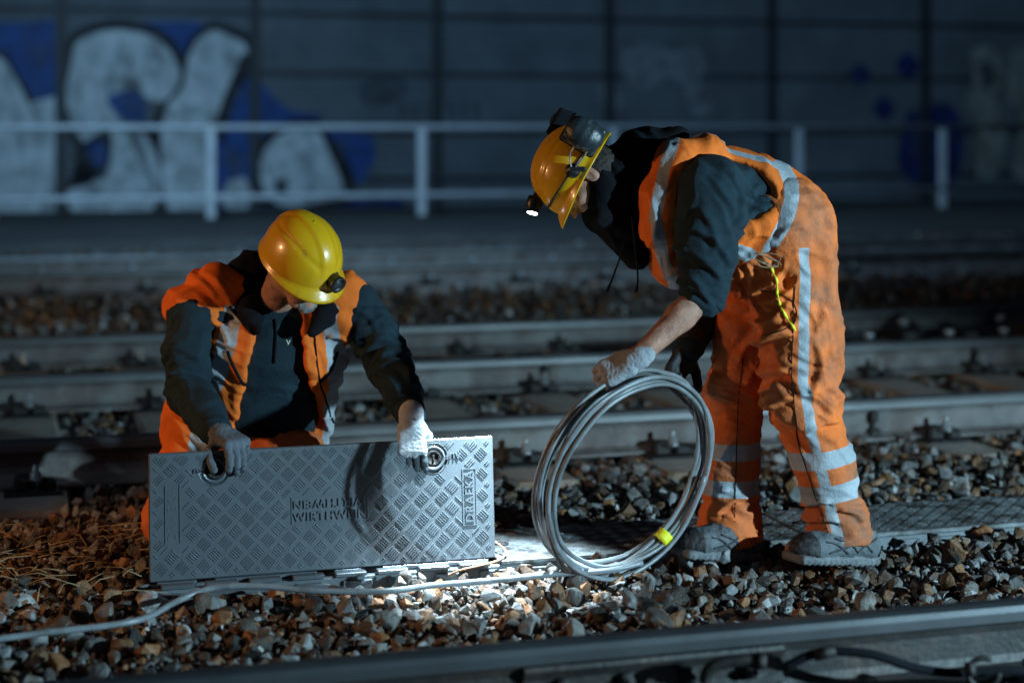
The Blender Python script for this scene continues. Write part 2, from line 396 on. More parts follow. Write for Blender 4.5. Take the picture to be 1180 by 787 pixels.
def scatter(a0, a1, b0, b1, step, zf, smin_, smax_, drop=0.):
    A, B = np.meshgrid(np.arange(a0, a1, step), np.arange(b0, b1, step)); A = A.ravel()+rng.uniform(-.5, .5, A.size)*step; B = B.ravel()+rng.uniform(-.5, .5, B.size)*step
    if drop: k = rng.uniform(size=A.size) > drop; A, B = A[k], B[k]
    z = zf(A, B)+rng.uniform(-.35, .35, A.size)*step
    keep = z > -5; A, B, z = A[keep], B[keep], z[keep]
    p = np.stack([A*CU-B*SU, A*SU+B*CU, z], 1)
    s = (smin_+(smax_-smin_)*rng.uniform(0, 1, len(A))**1.6)
    return p, s
bF = BY(3.80); bD0 = BY(5.10); bD1 = BY(5.48); bA = BY(6.95); bB = BY(8.75); bC = bB+1.508; bDD = BY(14.3); bE = bDD+1.51
SLP = .62                     # sleeper spacing
def near_slp(A, off=.10): return np.abs(((A-off)/SLP+.5) % 1-.5)*SLP
def z_near(A, B):
    P3 = np.stack([A*1.7, B*1.7, A*0+.3], 1)
    z = -.030+.018*perlin(P3)+.010*perlin(P3*3.1)
    z = np.where(B < bF+.12, z-.035, z)
    inside = (B > bD0-.005) & (B < bD1+.01)
    z = np.where(inside & (A > .39), -9, z); z = np.where((B > bD0-.1) & (B < bD1+.3) & (A < .39), z-.02, z)
    z = np.where((B > bD0-.085) & (B < bD0) & (A > .39), z-.042, z)
    z = np.where((B > bA-.75), z-.035, z)
    z = np.where((B > bA-.60) & (near_slp(A) < .155), z-.13, z)
    z = np.where((B > bA-.62) & (near_slp(A) >= .155), z-.015, z)
    z = np.where(np.abs(B-bA) < .09, -9, z)
    return z
p1, s1 = scatter(-2.2, 4.8, bF-1.0, bA+.2, .036, z_near, .017, .040)
p2, s2 = scatter(-2.2, 4.8, bF-.2, bA+.2, .045, lambda A, B: z_near(A, B)+.014, .024, .046, .60)
p3, s3 = scatter(-2.2, 4.8, bF, bA, .11, lambda A, B: np.where((np.abs(B-(bD0+bD1)/2) < .27) & (A > .39), -9, z_near(A, B)+.022), .032, .052, .6)
p7, s7 = scatter(-1.5, 4.0, bF, bA-.1, .030, lambda A, B: z_near(A, B)+.010, .005, .013, .3)
stones('ballast_near', np.concatenate([p1, p2, p3, p7]), np.concatenate([s1, s2, s3, s7]), TH_HI, M['stone'], 'crushed grey and rusty brown ballast stones around the cable duct', 'ballast')
def z_far(A, B):
    P3 = np.stack([A*.8, B*.8, A*0+.3], 1)
    z = -.085+.02*perlin(P3)
    z = np.where((B > bA) & (B < bC+.6) & (near_slp(A) < .15), -9, z)
    for b in (bA, bB, bC, bDD, bE): z = np.where(np.abs(B-b) < .085, -9, z)
    z = np.where((B > bC+.75) & (B < bDD-1.0), z+.09, z)          # shoulder heaped up between the two tracks
    z = np.where(B > bE+.7, z+.10, z)
    return z
p4, s4 = scatter(-5.5, 8., bA+.15, bC+1.9, .05, z_far, .020, .042)
p5, s5 = scatter(-7.5, 11., bC+1.9, 20.2, .085, z_far, .028, .055); p6, s6 = scatter(-6.5, 9., bC+.9, bDD-1.2, .07, lambda A, B: z_far(A, B)+.05, .03, .06, .3)
stones('ballast_far', np.concatenate([p4, p5, p6]), np.concatenate([s4, s5, s6]), TH_LO, M['stone'], 'blurred ballast stones between the far tracks', 'ballast')
# a few single big stones that catch the eye
def single_stone(px, py, Y, s, tone, label, rz=.3):
    V, F = TH_HI[int(rng.integers(0, 26))]
    c, n = math.cos(rz), math.sin(rz); V = V@np.array([[c, -n, 0], [n, c, 0], [0, 0, 1]])*s
    me = mesh_np('stone', V, F, False); attr(me, 'tone', np.full(len(V), tone))
    tag(link('stone', me, M['stone'], loc=P(px, py, Y)), label, 'stone', 'single stones on the duct')
single_stone(1134, 612, 5.50, .040, .95, 'fist-sized rusty stone lying against the duct edge behind the right worker')
single_stone(412, 652, 5.2, .0, .5, '') if False else None

# ------------------------------------------------------------------ rails
HD = [(-.036, .128), (-.034, .150), (-.028, .163), (-.016, .170), (0, .172), (.016, .170), (.028, .163), (.034, .150), (.036, .128)]
def rail_profile():
    p = [(-.075, 0), (-.075, .011), (-.045, .017), (-.018, .028), (-.010, .045), (-.009, .10), (-.014, .118), (-.036, .128)]
    q = [(-x, y) for x, y in p][::-1]
    return p+HD[1:-1]+q
RP = rail_profile()
M['near_web_shaded'] = mat('shaded_rail_web', (.028, .026, .026), .55, metal=.2, var=.3, vscale=6, bump=.35, bscale=40, col2=(.05, .034, .028), mix_scale=3)  # darker than the other rails: shade put into the colour
M['near_head_shaded'] = mat('shaded_rail_head', (.05, .054, .06), .46, metal=.5, var=.3, vscale=3, bump=.05, bscale=30)  # head darkened likewise, shade in its base colour
def rail(label, b, z0, a0, a1, near=False):
    base = T(0, b, z0)
    t = thing('rail', label, 'rail', base, 'running rails', rz=TH)
    m = MB(); X = np.array([1., 0, 0]); Y = np.array([0, 1., 0])
    p = [(x, y) for x, y in RP if y <= .128]
    m.prism(p[:8]+p[8:], (a0, 0, 0), (a1, 0, 0), Y, Z3, False); m.build('rail_web', M['near_web_shaded' if near else 'steel_web'], t)
    h = MB(); h.prism([(-.0355, .1285)]+HD[1:-1]+[(.0355, .1285)], (a0, 0, 0), (a1, 0, 0), Y, Z3, False)
    o = h.build('rail_head', M['near_head_shaded' if near else 'steel_head'], t)
    return t
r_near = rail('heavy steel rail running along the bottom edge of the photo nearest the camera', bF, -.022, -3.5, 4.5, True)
r_A = rail('thick rail directly behind the workers with concrete sleeper ends in front of it', bA, -.050, -5, 7)
r_B = rail('rail with the shiny blue-grey head behind the kneeling worker, second track rail', bB, -.050, -6, 9)
r_C = rail('rail with triangular braces just in front of the first row of heaped stones', bC, -.050, -7, 10)
r_D = rail('blurred dark rail beyond the heaped stones, nearer of the far track pair', bDD, -.0, -9, 13)
r_E = rail('most distant blurred dark rail, in front of the pale railing', bE, -.0, -9, 14)

def sleeper_shape(b0, b1, w=.27, top=-.055, rails=(), name='sleeper'):
    def make(label, group, a):
        t = thing(name, label, 'sleeper', T(a, 0, 0), group, rz=TH)
        m = MB(); L = b1-b0
        m.box((0, (b0+b1)/2, top-.10), (w, L, .20), bev=.015, taper=1.0); m.build('sleeper_body', M['sleeper'], t)
        for b in rails:
            f = MB(); f.box((0, b, top+.004), (.20, .38, .016), bev=.003)
            for sgn in (-1, 1):
                f.box((-.03, b+sgn*.108, top+.035), (.07, .06, .062), bev=.012); f.box((.055, b+sgn*.112, top+.026), (.06, .05, .045), bev=.01)
                f.tube([(-.05, b+sgn*.085, top+.030), (-.045, b+sgn*.13, top+.05), (0, b+sgn*.15, top+.045), (.045, b+sgn*.13, top+.05), (.05, b+sgn*.085, top+.030)], .009, 6)
            fo = f.build('rail_fastening', M['dark_iron'], t)
            for sgn in (-1, 1):
                g = MB(); g.lathe([(.026, 0), (.026, .008), (.021, .009), (.021, .030), (.012, .031), (.012, .055), (.009, .06)], (.012, b+sgn*.13, top+.045), (0, 0, 1), 8)
                g.build('bolt', M['zinc'] if sgn < 0 else M['dark_iron'], fo)
        return t
    return make
mk = sleeper_shape(bA-.46, bC+.5, rails=(bA, bB, bC))
first = None; GS = 'long concrete sleepers under the three middle rails'
order = ['leftmost', 'second', 'third', 'fourth', 'fifth', 'sixth', 'seventh', 'eighth', 'ninth', 'tenth', 'eleventh', 'twelfth', 'thirteenth', 'fourteenth', 'fifteenth', 'sixteenth']
na = list(np.arange(-4, 9)*SLP+.10)
for i, a in enumerate(na):
    lb = 'long concrete sleeper under the middle rails, %s counting from the left' % order[i]
    if first is None: first = mk(lb, GS, a); cur = first
    else: cur = copy_tree(first)
    cur.location = Vector(T(a, 0, 0)); cur['label'] = lb
mk2 = sleeper_shape(bF-1.95, bF+.42, top=-.026, rails=(bF,))
first = None
for i, a in enumerate([-1.74, -1.12, -.50, .12, .74, 1.36, 1.98]):
    lb = 'sleeper under the nearest rail at the bottom edge, %s from the left' % order[i]
    if first is None: first = mk2(lb, 'sleepers under the nearest rail', a+.9); cur = first
    else: cur = copy_tree(first)
    cur.location = Vector(T(a+.9, 0, -.03)); cur['label'] = lb
mk3 = sleeper_shape(bDD-.5, bE+.5, top=-.005, rails=(bDD, bE))
first = None
for i in range(16):
    a = -4.2+i*.75; lb = 'blurred sleeper under the far dark track, %s from the left' % order[i]
    if first is None: first = mk3(lb, 'sleepers under the far track', a); cur = first
    else: cur = copy_tree(first)
    cur.location = Vector(T(a, 0, 0)); cur['label'] = lb

def a_at(px, b):      # along-track coordinate where the line b crosses a photo column
    r = (px-590)/FPX; return b*(r*CU+SU)/(CU-r*SU)
# braces on rail C, joint clamps on rails A and B, fishplate on the near rail: parts of their rails
for px in (1032, 1143, 925):
    a = a_at(px, bC); m = MB()
    V = [(a-.16, -.16, 0), (a+.16, -.16, 0), (a+.03, -.03, .15), (a-.03, -.03, .15), (a-.16, -.13, 0), (a+.16, -.13, 0), (a+.03, -.012, .15), (a-.03, -.012, .15)]
    m.verts_faces(V, [(0, 1, 2, 3), (7, 6, 5, 4), (0, 4, 5, 1), (1, 5, 6, 2), (2, 6, 7, 3), (3, 7, 4, 0)])
    bo = m.build('brace', M['dark_iron'], r_C)
    g = MB(); g.lathe([(.035, 0), (.035, .02), (.02, .022), (.02, .05)], (a, -.10, .09), (0, -.85, .5), 12); g.build('bolt', M['zinc'], bo)
for rr, b, pxs in ((r_A, bA, (1003,)), (r_B, bB, (627, 1120))):
    for px in pxs:
        a = a_at(px, b); m = MB()
        m.box((a, -.028, .095), (.035, .035, .045), bev=.006); m.box((a, -.03, .03), (.05, .05, .03), bev=.006); m.box((a, -.02, .06), (.018, .02, .08))
        m.build('joint_clamp', M['dark_iron'], rr)
af0, af1 = a_at(600, bF), a_at(897, bF)
m = MB(); m.prism([(-.012, .03), (-.034, .024), (-.036, .04), (-.022, .06), (-.022, .09), (-.034, .112), (-.03, .121), (-.012, .118)], (af0, 0, 0), (af1, 0, 0), np.array([0, 1., 0]), Z3)
fp = m.build('fishplate', M['near_web_shaded'], r_near)
for k in range(4):
    g = MB(); g.lathe([(.022, 0), (.022, .014), (.012, .015), (.012, .034)], (af0+(af1-af0)*(.14+.24*k), -.022, .072), (0, -1, 0), 6); g.build('bolt', M['dark_iron'], fp)
# bonding cables hanging at the near rail
def sp(pts, n=8):             # Catmull-Rom
    pts = [np.asarray(p, float) for p in pts]; q = [2*pts[0]-pts[1]]+pts+[2*pts[-1]-pts[-2]]; out = []
    for i in range(1, len(q)-2):
        for k in range(n):
            t = k/n; out.append(.5*((2*q[i])+(-q[i-1]+q[i+1])*t+(2*q[i-1]-5*q[i]+4*q[i+1]-q[i+2])*t*t+(-q[i-1]+3*q[i]-3*q[i+1]+q[i+2])*t**3))
    out.append(pts[-1]); return out
bc = thing('bond_cable', 'thick black bonding cable bolted to the nearest rail, bottom right', 'cable', P(960, 770, 3.9))
o0 = P(960, 770, 3.9)
Yb = 3.88
m = MB(); m.tube(sp([P(905, 768, Yb), P(935, 754, Yb), P(965, 750, Yb), P(1010, 755, Yb), P(1050, 768, Yb+.02), P(1100, 775, Yb+.04), P(1170, 772, Yb+.06), P(1230, 780, Yb+.1)]), .011, 8); m.build('cable_sheath', M['black_cloth'], bc, off=o0)
m = MB(); m.tube([P(938, 755, Yb-.005), P(962, 749, Yb-.005)], [.014, .014], 8); m.build('cable_lug', M['dark_iron'], bc, off=o0)
m = MB(); m.tube([P(1113, 771, Yb), P(1122, 770, Yb)], .017, 8); m.build('cable_lug', M['dark_iron'], bc, off=o0)
m = MB(); w = [P(1133+18*math.cos(t), 775+17*math.sin(t), Yb+.02) for t in np.linspace(0, 5.2, 20)]; m.tube(w, .007, 8); m.build('wire_loop', M['dark_iron'], bc, off=o0)
bt = thing('pipe_clamp', 'dark hooked clamp with pale bolt end beside the nearest rail', 'clamp', P(845, 775, 3.85))
m = MB(); m.tube(sp([P(812, 787, 3.8), P(818, 770, 3.8), P(840, 762, 3.8), P(872, 760, 3.8)]), .014, 8); m.build('hook', M['dark_iron'], bt, off=P(845, 775, 3.85))
m = MB(); m.tube([P(870, 761, 3.8), P(882, 762, 3.8)], .019, 8); m.build('bolt', M['dark_iron'], bt, off=P(845, 775, 3.85))
# point rods and gear between rails B and C on the right, dark clutter
pr = thing('point_rod', 'dark greasy point rods and brackets lying between rails at right', 'rail gear', T(a_at(1110, bB), bB+.3, 0), rz=TH)
m = MB()
for k in range(3): m.tube([(-1.6, .1+.18*k, .02+.02*k), (1.4, .1+.18*k, .02+.02*k)], .022, 8)
m.build('rod', M['dark_iron'], pr)
for x in (-.9, -.55, -.1, .25, .7): m = MB(); m.box((x, .15+.1*random.random(), .06), (.09, .30, .10+.08*random.random()), bev=.01); m.build('bracket', M['dark_iron'], pr)
for x in (-.75, -.4, .1, .45): m = MB(); m.lathe([(.02, 0), (.02, .10), (.03, .10), (.03, .13)], (x, .02, .0), (0, 0, 1), 8); m.build('bolt', M['zinc'], pr)

# ------------------------------------------------------------------ railing and noise barrier
rl = thing('railing', 'pale galvanised two-bar railing in front of the graffiti wall', 'railing', T(0, 21.0, 0), rz=TH)
for z in (1.26, .42):
    m = MB(); m.tube([(-9, 0, z), (14, 0, z)], .038, 10); m.build('top_bar' if z > 1 else 'lower_bar', M['galv'], rl)
for a in [a_at(px, 21.0) for px in (-10, 243, 486, 707, 921, 1086, 1280)]:
    m = MB(); m.box((a, .0, .72), (.11, .05, 1.12), bev=.01); m.build('post', M['galv'], rl)
# low platform edge under the railing
m = MB(); m.box((0, 20.0, 0.02), (60, 5.0, .24), bev=.02); o = m.build('platform', mat('platform_concrete', (.05, .05, .05), .9, var=.3, vscale=2, bump=.4), None); o.rotation_euler = (0, 0, TH); tag(o, kind='structure')
bW = BY(30.)
nb = thing('noise_barrier', 'dark blue-grey panelled noise barrier wall with black posts and graffiti', 'wall', T(0, bW, 0), rz=TH)
posts = [a_at(px, bW) for px in (70, 294, 505, 702, 889, 1066)]
stp = (posts[-1]-posts[0])/5; pa = [posts[0]+stp*k for k in range(-3, 9)]
zs = [-.2, .35, 1.13, 2.13, 3.13, 4.13, 5.13]
for i in range(len(pa)-1):
    m = MB()
    for z0, z1 in zip(zs[:-1], zs[1:]): m.box(((pa[i]+pa[i+1])/2, .06, (z0+z1)/2), (stp-.14, .12, z1-z0-.07), bev=.02)
    m.build('wall_panel', M['wall'], nb)
    m = MB(); m.box(((pa[i]+pa[i+1])/2, .10, 2.4), (stp-.15, .05, 5.2)); m.build('backing', M['post'], nb)
for a in pa:
    m = MB(); m.box((a, -.03, 2.55), (.18, .02, 5.5)); m.box((a, .06, 2.55), (.03, .16, 5.5)); m.box((a, .15, 2.55), (.18, .02, 5.5)); m.build('post', M['post'], nb)
def wallpt(px, py):
    a = a_at(px, bW); Y = T(a, bW)[1]; return a, H-(py-145)*Y/FPX
def blob(pts, layer, mt, grow=0., nm='graffiti'):
    q = [np.array(wallpt(*p)) for p in pts]
    if grow:
        c = sum(q)/len(q); q = [p+(p-c)/np.linalg.norm(p-c)*grow for p in q]
    q = [p for p in sp([*q, q[0]], 5)][:-1]
    v = [(p[0], -.002-.004*layer, p[1]) for p in q]
    bm = bmesh.new(); f = bm.faces.new([bm.verts.new(x) for x in v]); bmesh.ops.triangulate(bm, faces=[f]); bmesh.ops.recalc_face_normals(bm, faces=bm.faces)
    if bm.faces[:] and sum(f.normal.y for f in bm.faces) > 0: bmesh.ops.reverse_faces(bm, faces=bm.faces)
    me = bpy.data.meshes.new(nm); bm.to_mesh(me); bm.free(); link(nm, me, M[mt], nb)
S_ = [(82, 75), (88, 50), (112, 38), (145, 35), (182, 46), (203, 72), (206, 95), (188, 117), (168, 112), (160, 92), (140, 86), (120, 90), (127, 115), (152, 140), (176, 170), (186, 205), (180, 236), (155, 250), (110, 252), (82, 242), (78, 220), (100, 214), (122, 205), (112, 182), (88, 152), (76, 115)]
Y_ = [(225, 50), (243, 36), (266, 42), (284, 55), (277, 85), (252, 130), (241, 155), (238, 200), (240, 236), (215, 250), (193, 240), (187, 200), (186, 150), (195, 120), (212, 98), (216, 70)]
A_ = [(345, 148), (365, 150), (380, 178), (392, 205), (396, 226), (370, 232), (340, 238), (318, 234), (303, 216), (300, 190), (311, 165), (330, 152)]
L_ = [(-30, 60), (2, 68), (22, 100), (48, 150), (68, 200), (70, 240), (40, 250), (-30, 245)]
V_ = [(36, 118), (72, 118), (74, 200), (60, 180)]
B2 = [(262, 210), (282, 205), (288, 235), (270, 245), (256, 232)]
blob([(-30, 28), (30, 26), (66, 30), (70, 112), (40, 112), (15, 78), (-30, 60)], 0, 'paint_blue')
blob([(90, 30), (230, 26), (222, 60), (205, 60), (150, 30)], 0, 'paint_blue')
blob([(285, 75), (330, 125), (372, 132), (345, 150), (318, 172), (300, 205), (290, 226), (250, 228), (246, 170), (262, 120)], 0, 'paint_blue')
blob([(372, 150), (410, 150), (432, 162), (430, 188), (414, 214), (396, 205), (380, 175)], 0, 'paint_blue')
blob([(-20, 228), (60, 226), (70, 256), (-20, 258)], 0, 'paint_navy')
blob([(130, 240), (430, 225), (440, 250), (130, 256)], 0, 'paint_navy')
for s in (S_, Y_, A_, L_): blob(s, 1, 'paint_black', .16)
for s in (S_, Y_, A_, L_, V_, B2): blob(s, 2, 'paint_white')
blob([(95, 165), (125, 150), (128, 180), (118, 205), (98, 195), (84, 180)], 3, 'paint_black')
blob([(100, 168), (120, 165), (122, 190), (108, 190)], 4, 'paint_blue')
blob([(122, 112), (150, 105), (168, 118), (165, 138), (145, 140), (128, 125)], 3, 'paint_blue')
blob([(280, 60), (292, 75), (268, 120), (258, 170), (252, 130)], 3, 'paint_black')
blob([(385, 170), (392, 168), (412, 215), (398, 218)], 3, 'paint_black')
blob([(316, 208), (330, 206), (330, 222), (318, 222)], 3, 'paint_dim')
blob([(420, 92), (455, 88), (470, 100), (455, 118), (425, 124), (414, 112)], 0, 'paint_dim')
for k in range(7):
    x = 460+k*14; blob([(x, 118+6*(k % 2)), (x+5, 116), (x+9, 138), (x+3, 140)], 0, 'paint_dim')
blob([(990-13, 86), (990, 73), (990+13, 86), (990, 99)], 0, 'paint_navy'); blob([(1030, 76), (1045, 60), (1060, 76), (1045, 92)], 0, 'paint_navy'); blob([(1004, 126), (1018, 112), (1032, 126), (1018, 140)], 0, 'paint_navy')
blob([(1045, 130), (1090, 120), (1110, 150), (1100, 210), (1060, 215), (1035, 190)], 0, 'paint_navy')
blob([(1118, 60), (1135, 52), (1150, 62), (1158, 90), (1146, 112), (1160, 140), (1150, 200), (1125, 200), (1128, 150), (1112, 120), (1122, 95)], 0, 'paint_cream')
blob([(1128, 75), (1142, 72), (1146, 92), (1134, 104)], 1, 'paint_dim')
blob([(1165, 60), (1200, 55), (1200, 200), (1168, 200), (1178, 140), (1162, 110)], 0, 'paint_cream')
blob([(718, 60), (750, 50), (775, 62), (800, 55), (812, 80), (795, 100), (770, 90), (745, 105), (722, 90)], 0, 'paint_faint')
blob([(690, 100), (705, 95), (716, 120), (700, 130)], 0, 'paint_faint'); blob([(790, 100), (812, 98), (818, 128), (796, 132)], 0, 'paint_faint')

# ------------------------------------------------------------------ cable duct, covers, opened cover
def tbox(m, a0, a1, b0, b1, z0, z1, bev=.003): m.box(T((a0+a1)/2, (b0+b1)/2, (z0+z1)/2), (a1-a0, b1-b0, z1-z0), ax=[U3, N3, Z3], bev=bev)
aP0, aP1 = a_at(172, bD0+.03), a_at(564, bD0+.03)     # the opened metre of duct
aP1 = aP0+1.0
base = T((aP0+aP1)/2, bD0, -.05)
ct = thing('cable_trough', 'dark plastic cable duct channel sunk in the ballast beside the workers', 'cable duct', base)
m = MB()
tbox(m, aP0-.03, 4.2, bD0, bD0+.022, -.16, -.008); tbox(m, aP0-.03, 4.2, bD1-.022, bD1, -.16, -.008); tbox(m, aP0-.03, 4.2, bD0+.022, bD1-.022, -.16, -.14)
m.build('channel', M['trough'], ct, off=base)
for k in range(40):
    a = aP0+k*.135; m = MB(); tbox(m, a, a+.085, bD0-.010, bD0, -.055, -.018, .002); m.build('rib', M['trough'], ct, off=base)
m = MB()
for k in range(8):
    a = aP0+.03+k*.122; tbox(m, a, a+.09, bD0-.014, bD0+.016, -.006, .006, .002)
tbox(m, aP0+.06, aP0+.50, bD0-.024, bD0-.012, -.03, -.018, .002)
m.build('hinge_strip', M['plate'], ct, off=base)
m = MB()
for b in (bD0+.09, bD0+.14, bD0+.20, bD0+.27): m.tube(sp([T(aP0-.01, b+.01, -.11), T((aP0+aP1)/2, b-.02, -.10), T(aP1+.5, b+.01, -.11)]), .013, 8)
o = m.build('laid_cable', M['black_plastic'], None, off=base); o.location = Vector(base); tag(o, 'black cables lying inside the opened duct channel', 'cable')

def bar_groups(m, W, Ht, org, ex, ey, ez, skip, pitch=.030, zh=.0023, L=.030, gw=.0068, bw=.0032, nb=5):
    ex, ey, ez = (np.asarray(v, float) for v in (ex, ey, ez)); org = np.asarray(org, float)
    for j in range(int(Ht/pitch)+2):
        for i in range(int(W/pitch)+2):
            if (i+j) % 2: continue
            cx, cy = i*pitch+.002, j*pitch+.004
            d = np.array([1, 1])/math.sqrt(2) if j % 2 else np.array([1, -1])/math.sqrt(2)
            s = np.array([-d[1], d[0]])
            for k in range(nb):
                c = np.array([cx, cy])+s*(k-(nb-1)/2)*gw
                e0, e1 = c-d*L/2, c+d*L/2
                # clip the bar to the plate
                ok = [.008 < p[0] < W-.008 and .008 < p[1] < Ht-.008 for p in (e0, c, e1)]
                if not any(ok[:]) or not ok[1]: continue
                if not ok[0]: e0 = c
                if not ok[2]: e1 = c
                cc = (e0+e1)/2; ll = np.linalg.norm(e1-e0)
                if any(x0 < cc[0] < x1 and y0 < cc[1] < y1 for x0, x1, y0, y1 in skip): continue
                if ll < .008: continue
                D = ex*d[0]+ey*d[1]; S = ex*s[0]+ey*s[1]
                o = org+ex*cc[0]+ey*cc[1]; V = []
                for z, kl, kw in ((0, 1, 1), (zh, .86, .45)):
                    for x, y in ((-1, -1), (1, -1), (1, 1), (-1, 1)): V.append(o+D*x*ll/2*kl+S*y*bw/2*kw+ez*z)
                m.verts_faces(V, [(4, 5, 6, 7), (0, 1, 5, 4), (1, 2, 6, 5), (2, 3, 7, 6), (3, 0, 4, 7)])
# closed covers: flat checker plates lying on the duct
def make_cover(label, a):
    b = T(a, bD0, 0); t = thing('duct_cover', label, 'duct cover', b, 'closed duct covers', rz=TH)
    m = MB(); m.box((.5, (bD1-bD0)/2, 0.0), (.992, bD1-bD0+.012, .014), bev=.003)
    bar_groups(m, .992, bD1-bD0, (.004, 0, .0072), (1, 0, 0), (0, 1, 0), (0, 0, 1), [], L=.028, nb=4, gw=.0078)
    m.build('cover_plate', M['cover_dirty'], t)
    for x in (.06, .94):
        l = MB(); l.lathe([(.022, 0), (.022, .003), (.015, .004), (.012, -.0)], (x, .18, .0085), (0, 0, 1), 16); l.build('lock', M['dark_iron'], t)
    return t
c0 = make_cover('closed checkered duct cover lying between the opened cover and the cable coil', aP1+.004)
for k, lb in enumerate(('closed duct cover under the standing worker, behind his boots', 'dirty closed duct cover right of the standing worker', 'closed duct cover cut by the right photo edge'), 1):
    c = copy_tree(c0); c.location = Vector(T(aP1+.004+k, bD0, 0)); c['label'] = lb

# opened cover, standing on its edge
lean = R(5)
ex = U3; ey = math.cos(lean)*Z3+math.sin(lean)*N3; ez = -N3*math.cos(lean)+Z3*math.sin(lean)      # ez faces the camera side
org = T(aP0, bD0+.022, .010)
pc = thing('duct_cover', 'opened grey checkered duct cover held upright by the kneeling worker', 'duct cover', org, 'duct covers')
Rm = Matrix((tuple(ex), tuple(ey), tuple(ez))).transposed().to_4x4()
pc.matrix_world = Matrix.Translation(Vector(org))@Rm
PW, PH = 1.0, .353
m = MB(); m.box((PW/2, PH/2, -.009), (PW, PH, .018), bev=.003)
holes = [(.182, .298), (.818, .298)]; tx = (.40, .62, .135, .208); dr = (.905, .945, .10, .262); em = (.045, .085, .10, .262)
skip = [(tx[0]-.012, tx[1]+.012, tx[2]-.012, tx[3]+.012), (dr[0]-.012, dr[1]+.012, dr[2]-.012, dr[3]+.012), (em[0]-.012, em[1]+.012, em[2]-.012, em[3]+.012)]
for hx, hy in holes: skip.append((hx-.068, hx+.075, hy-.05, hy+.035))
bar_groups(m, PW, PH, (0, 0, 0), (1, 0, 0), (0, 1, 0), (0, 0, 1), skip)
for x0, x1, y0, y1 in (tx, dr, em):
    for (c, s) in (((x0+x1)/2, y0), ((x0+x1)/2, y1)): m.box((c, s, .0008), (x1-x0+.004, .003, .0030))
    for s in (x0, x1): m.box((s, (y0+y1)/2, .0008), (.003, y1-y0-.003, .0030))
m.box((.29, .165, .001), (.004, .004, .004), bev=.001)
m.build('cover_plate', M['plate'], pc)
for hx, hy in holes:
    m = MB()
    prof = [(.036, -.0005), (.035, .0028), (.031, .0034), (.028, .0012), (.026, -.0005)]
    m.lathe([(.0455, .0002), (.0445, .0014), (.0435, .0002)], (hx, hy, 0), (0, 0, 1), 32)
    m.lathe(prof, (hx, hy, 0), (0, 0, 1), 32)
    lo = m.build('lock_ring', M['plate'], pc)
    m = MB(); m.lathe([(.026, .0008), (.020, .0016), (.014, .0005), (.012, -.004)], (hx, hy, 0), (0, 0, 1), 24)
    m.box((hx, hy, .002), (.006, .020, .003), bev=.001); m.build('lock_core', M['dark_iron'], lo)
def text(body, size, c, rot, parent, mt='plate', ext=.0034, bold=.0, frame=None, sx=1.):
    cu = bpy.data.curves.new('lettering', 'FONT'); cu.body = body; cu.size = size; cu.align_x = 'CENTER'; cu.align_y = 'CENTER'; cu.extrude = ext; cu.offset = bold; cu.resolution_u = 2; cu.space_character = 1.12
    ob = bpy.data.objects.new('tmp_text', cu); COL.objects.link(ob); dg = bpy.context.evaluated_depsgraph_get()
    me = bpy.data.meshes.new_from_object(ob.evaluated_get(dg)); bpy.data.objects.remove(ob)
    X = Matrix.Translation(Vector(c))@(frame.to_4x4() if frame else Matrix())@Matrix.Rotation(rot, 4, 'Z')@Matrix.Diagonal((sx, 1, 1, 1)); me.transform(X); me.name = 'lettering'
    return link('lettering', me, M[mt], parent)
text('WIRTHWEIN', .0345, (.51, .152, .0007), 0, pc, bold=.0004, sx=.98)
text('WIRTHWEIN', .0345, (.51, .189, .0007), math.pi, pc, bold=.0004, sx=.98)
text('DRAEKA', .036, (.9255, .181, .0007), math.pi/2, pc, bold=.0004)
text('DRAEKA', .036, (.0645, .181, .0004), math.pi/2, pc, bold=.0003, ext=.0006)
text('AUF', .024, (.876, .303, .0006), math.pi, pc, bold=.0004)
text('ZU', .018, (.136, .300, .0006), math.pi, pc, bold=.0004)
text('ZU', .016, (.780, .268, .0006), math.pi, pc, bold=.0003)
text('AUF', .020, (.228, .300, .0006), math.pi, pc, bold=.0004)
m = MB()
for x0, x1 in ((.02, .13), (.18, .47), (.52, .60), (.66, .98)):
    m.box(((x0+x1)/2, -.008, -.006), (x1-x0, .012, .012), bev=.002)
    for k in range(int((x1-x0)/.055)): m.box((x0+.03+k*.055, -.019, -.006), (.034, .010, .008), bev=.002)
m.build('hinge_tabs', M['plate'], pc)

# ------------------------------------------------------------------ cables
hdir = np.array([math.cos(R(37)), math.sin(R(37)), 0.]); nrm = np.array([math.sin(R(37)), -math.cos(R(37)), 0.])
vdir = Z3*.965+nrm*.26+hdir*.02; vdir /= np.linalg.norm(vdir); n2 = np.cross(hdir, vdir)
cc = P(722, 546, 4.90)
def coil_pt(th, turn):
    r = .287+.011*math.sin(turn*2.4)+.006*math.sin(th*2+turn*1.1)+.003*math.sin(th*3+turn*1.3)+.0015*math.sin(th*7+turn*5)
    off = (turn-4)*.0098+.007*math.sin(th+turn*.9)
    spread = .6+.5*(.5-.5*math.cos(th-.4))
    cx = .011*math.sin(turn*1.2); cz = .009*math.cos(turn*1.6)
    return cc+hdir*(r*math.cos(th)*1.0+cx)+vdir*(r*math.sin(th)*1.005+cz)+n2*off*spread
pts = []
for k in range(9*72): th = 2*math.pi*k/72; pts.append(coil_pt(th, k/72))
end = pts[-1]
co = thing('cable_coil', 'coil of pale grey cable held upright by the standing worker', 'cable coil', cc-np.array([0, 0, .29]))
oc = cc-np.array([0, 0, .29])
m = MB(); m.tube(pts, .0070, 8); m.build('cable_turns', M['cable_grey'], co, off=oc)
th = R(-50)
def tape_pt(a):
    q = sorted([coil_pt(a, t) for t in range(9)], key=lambda p: p[1])[:4]; return sum(q)/4
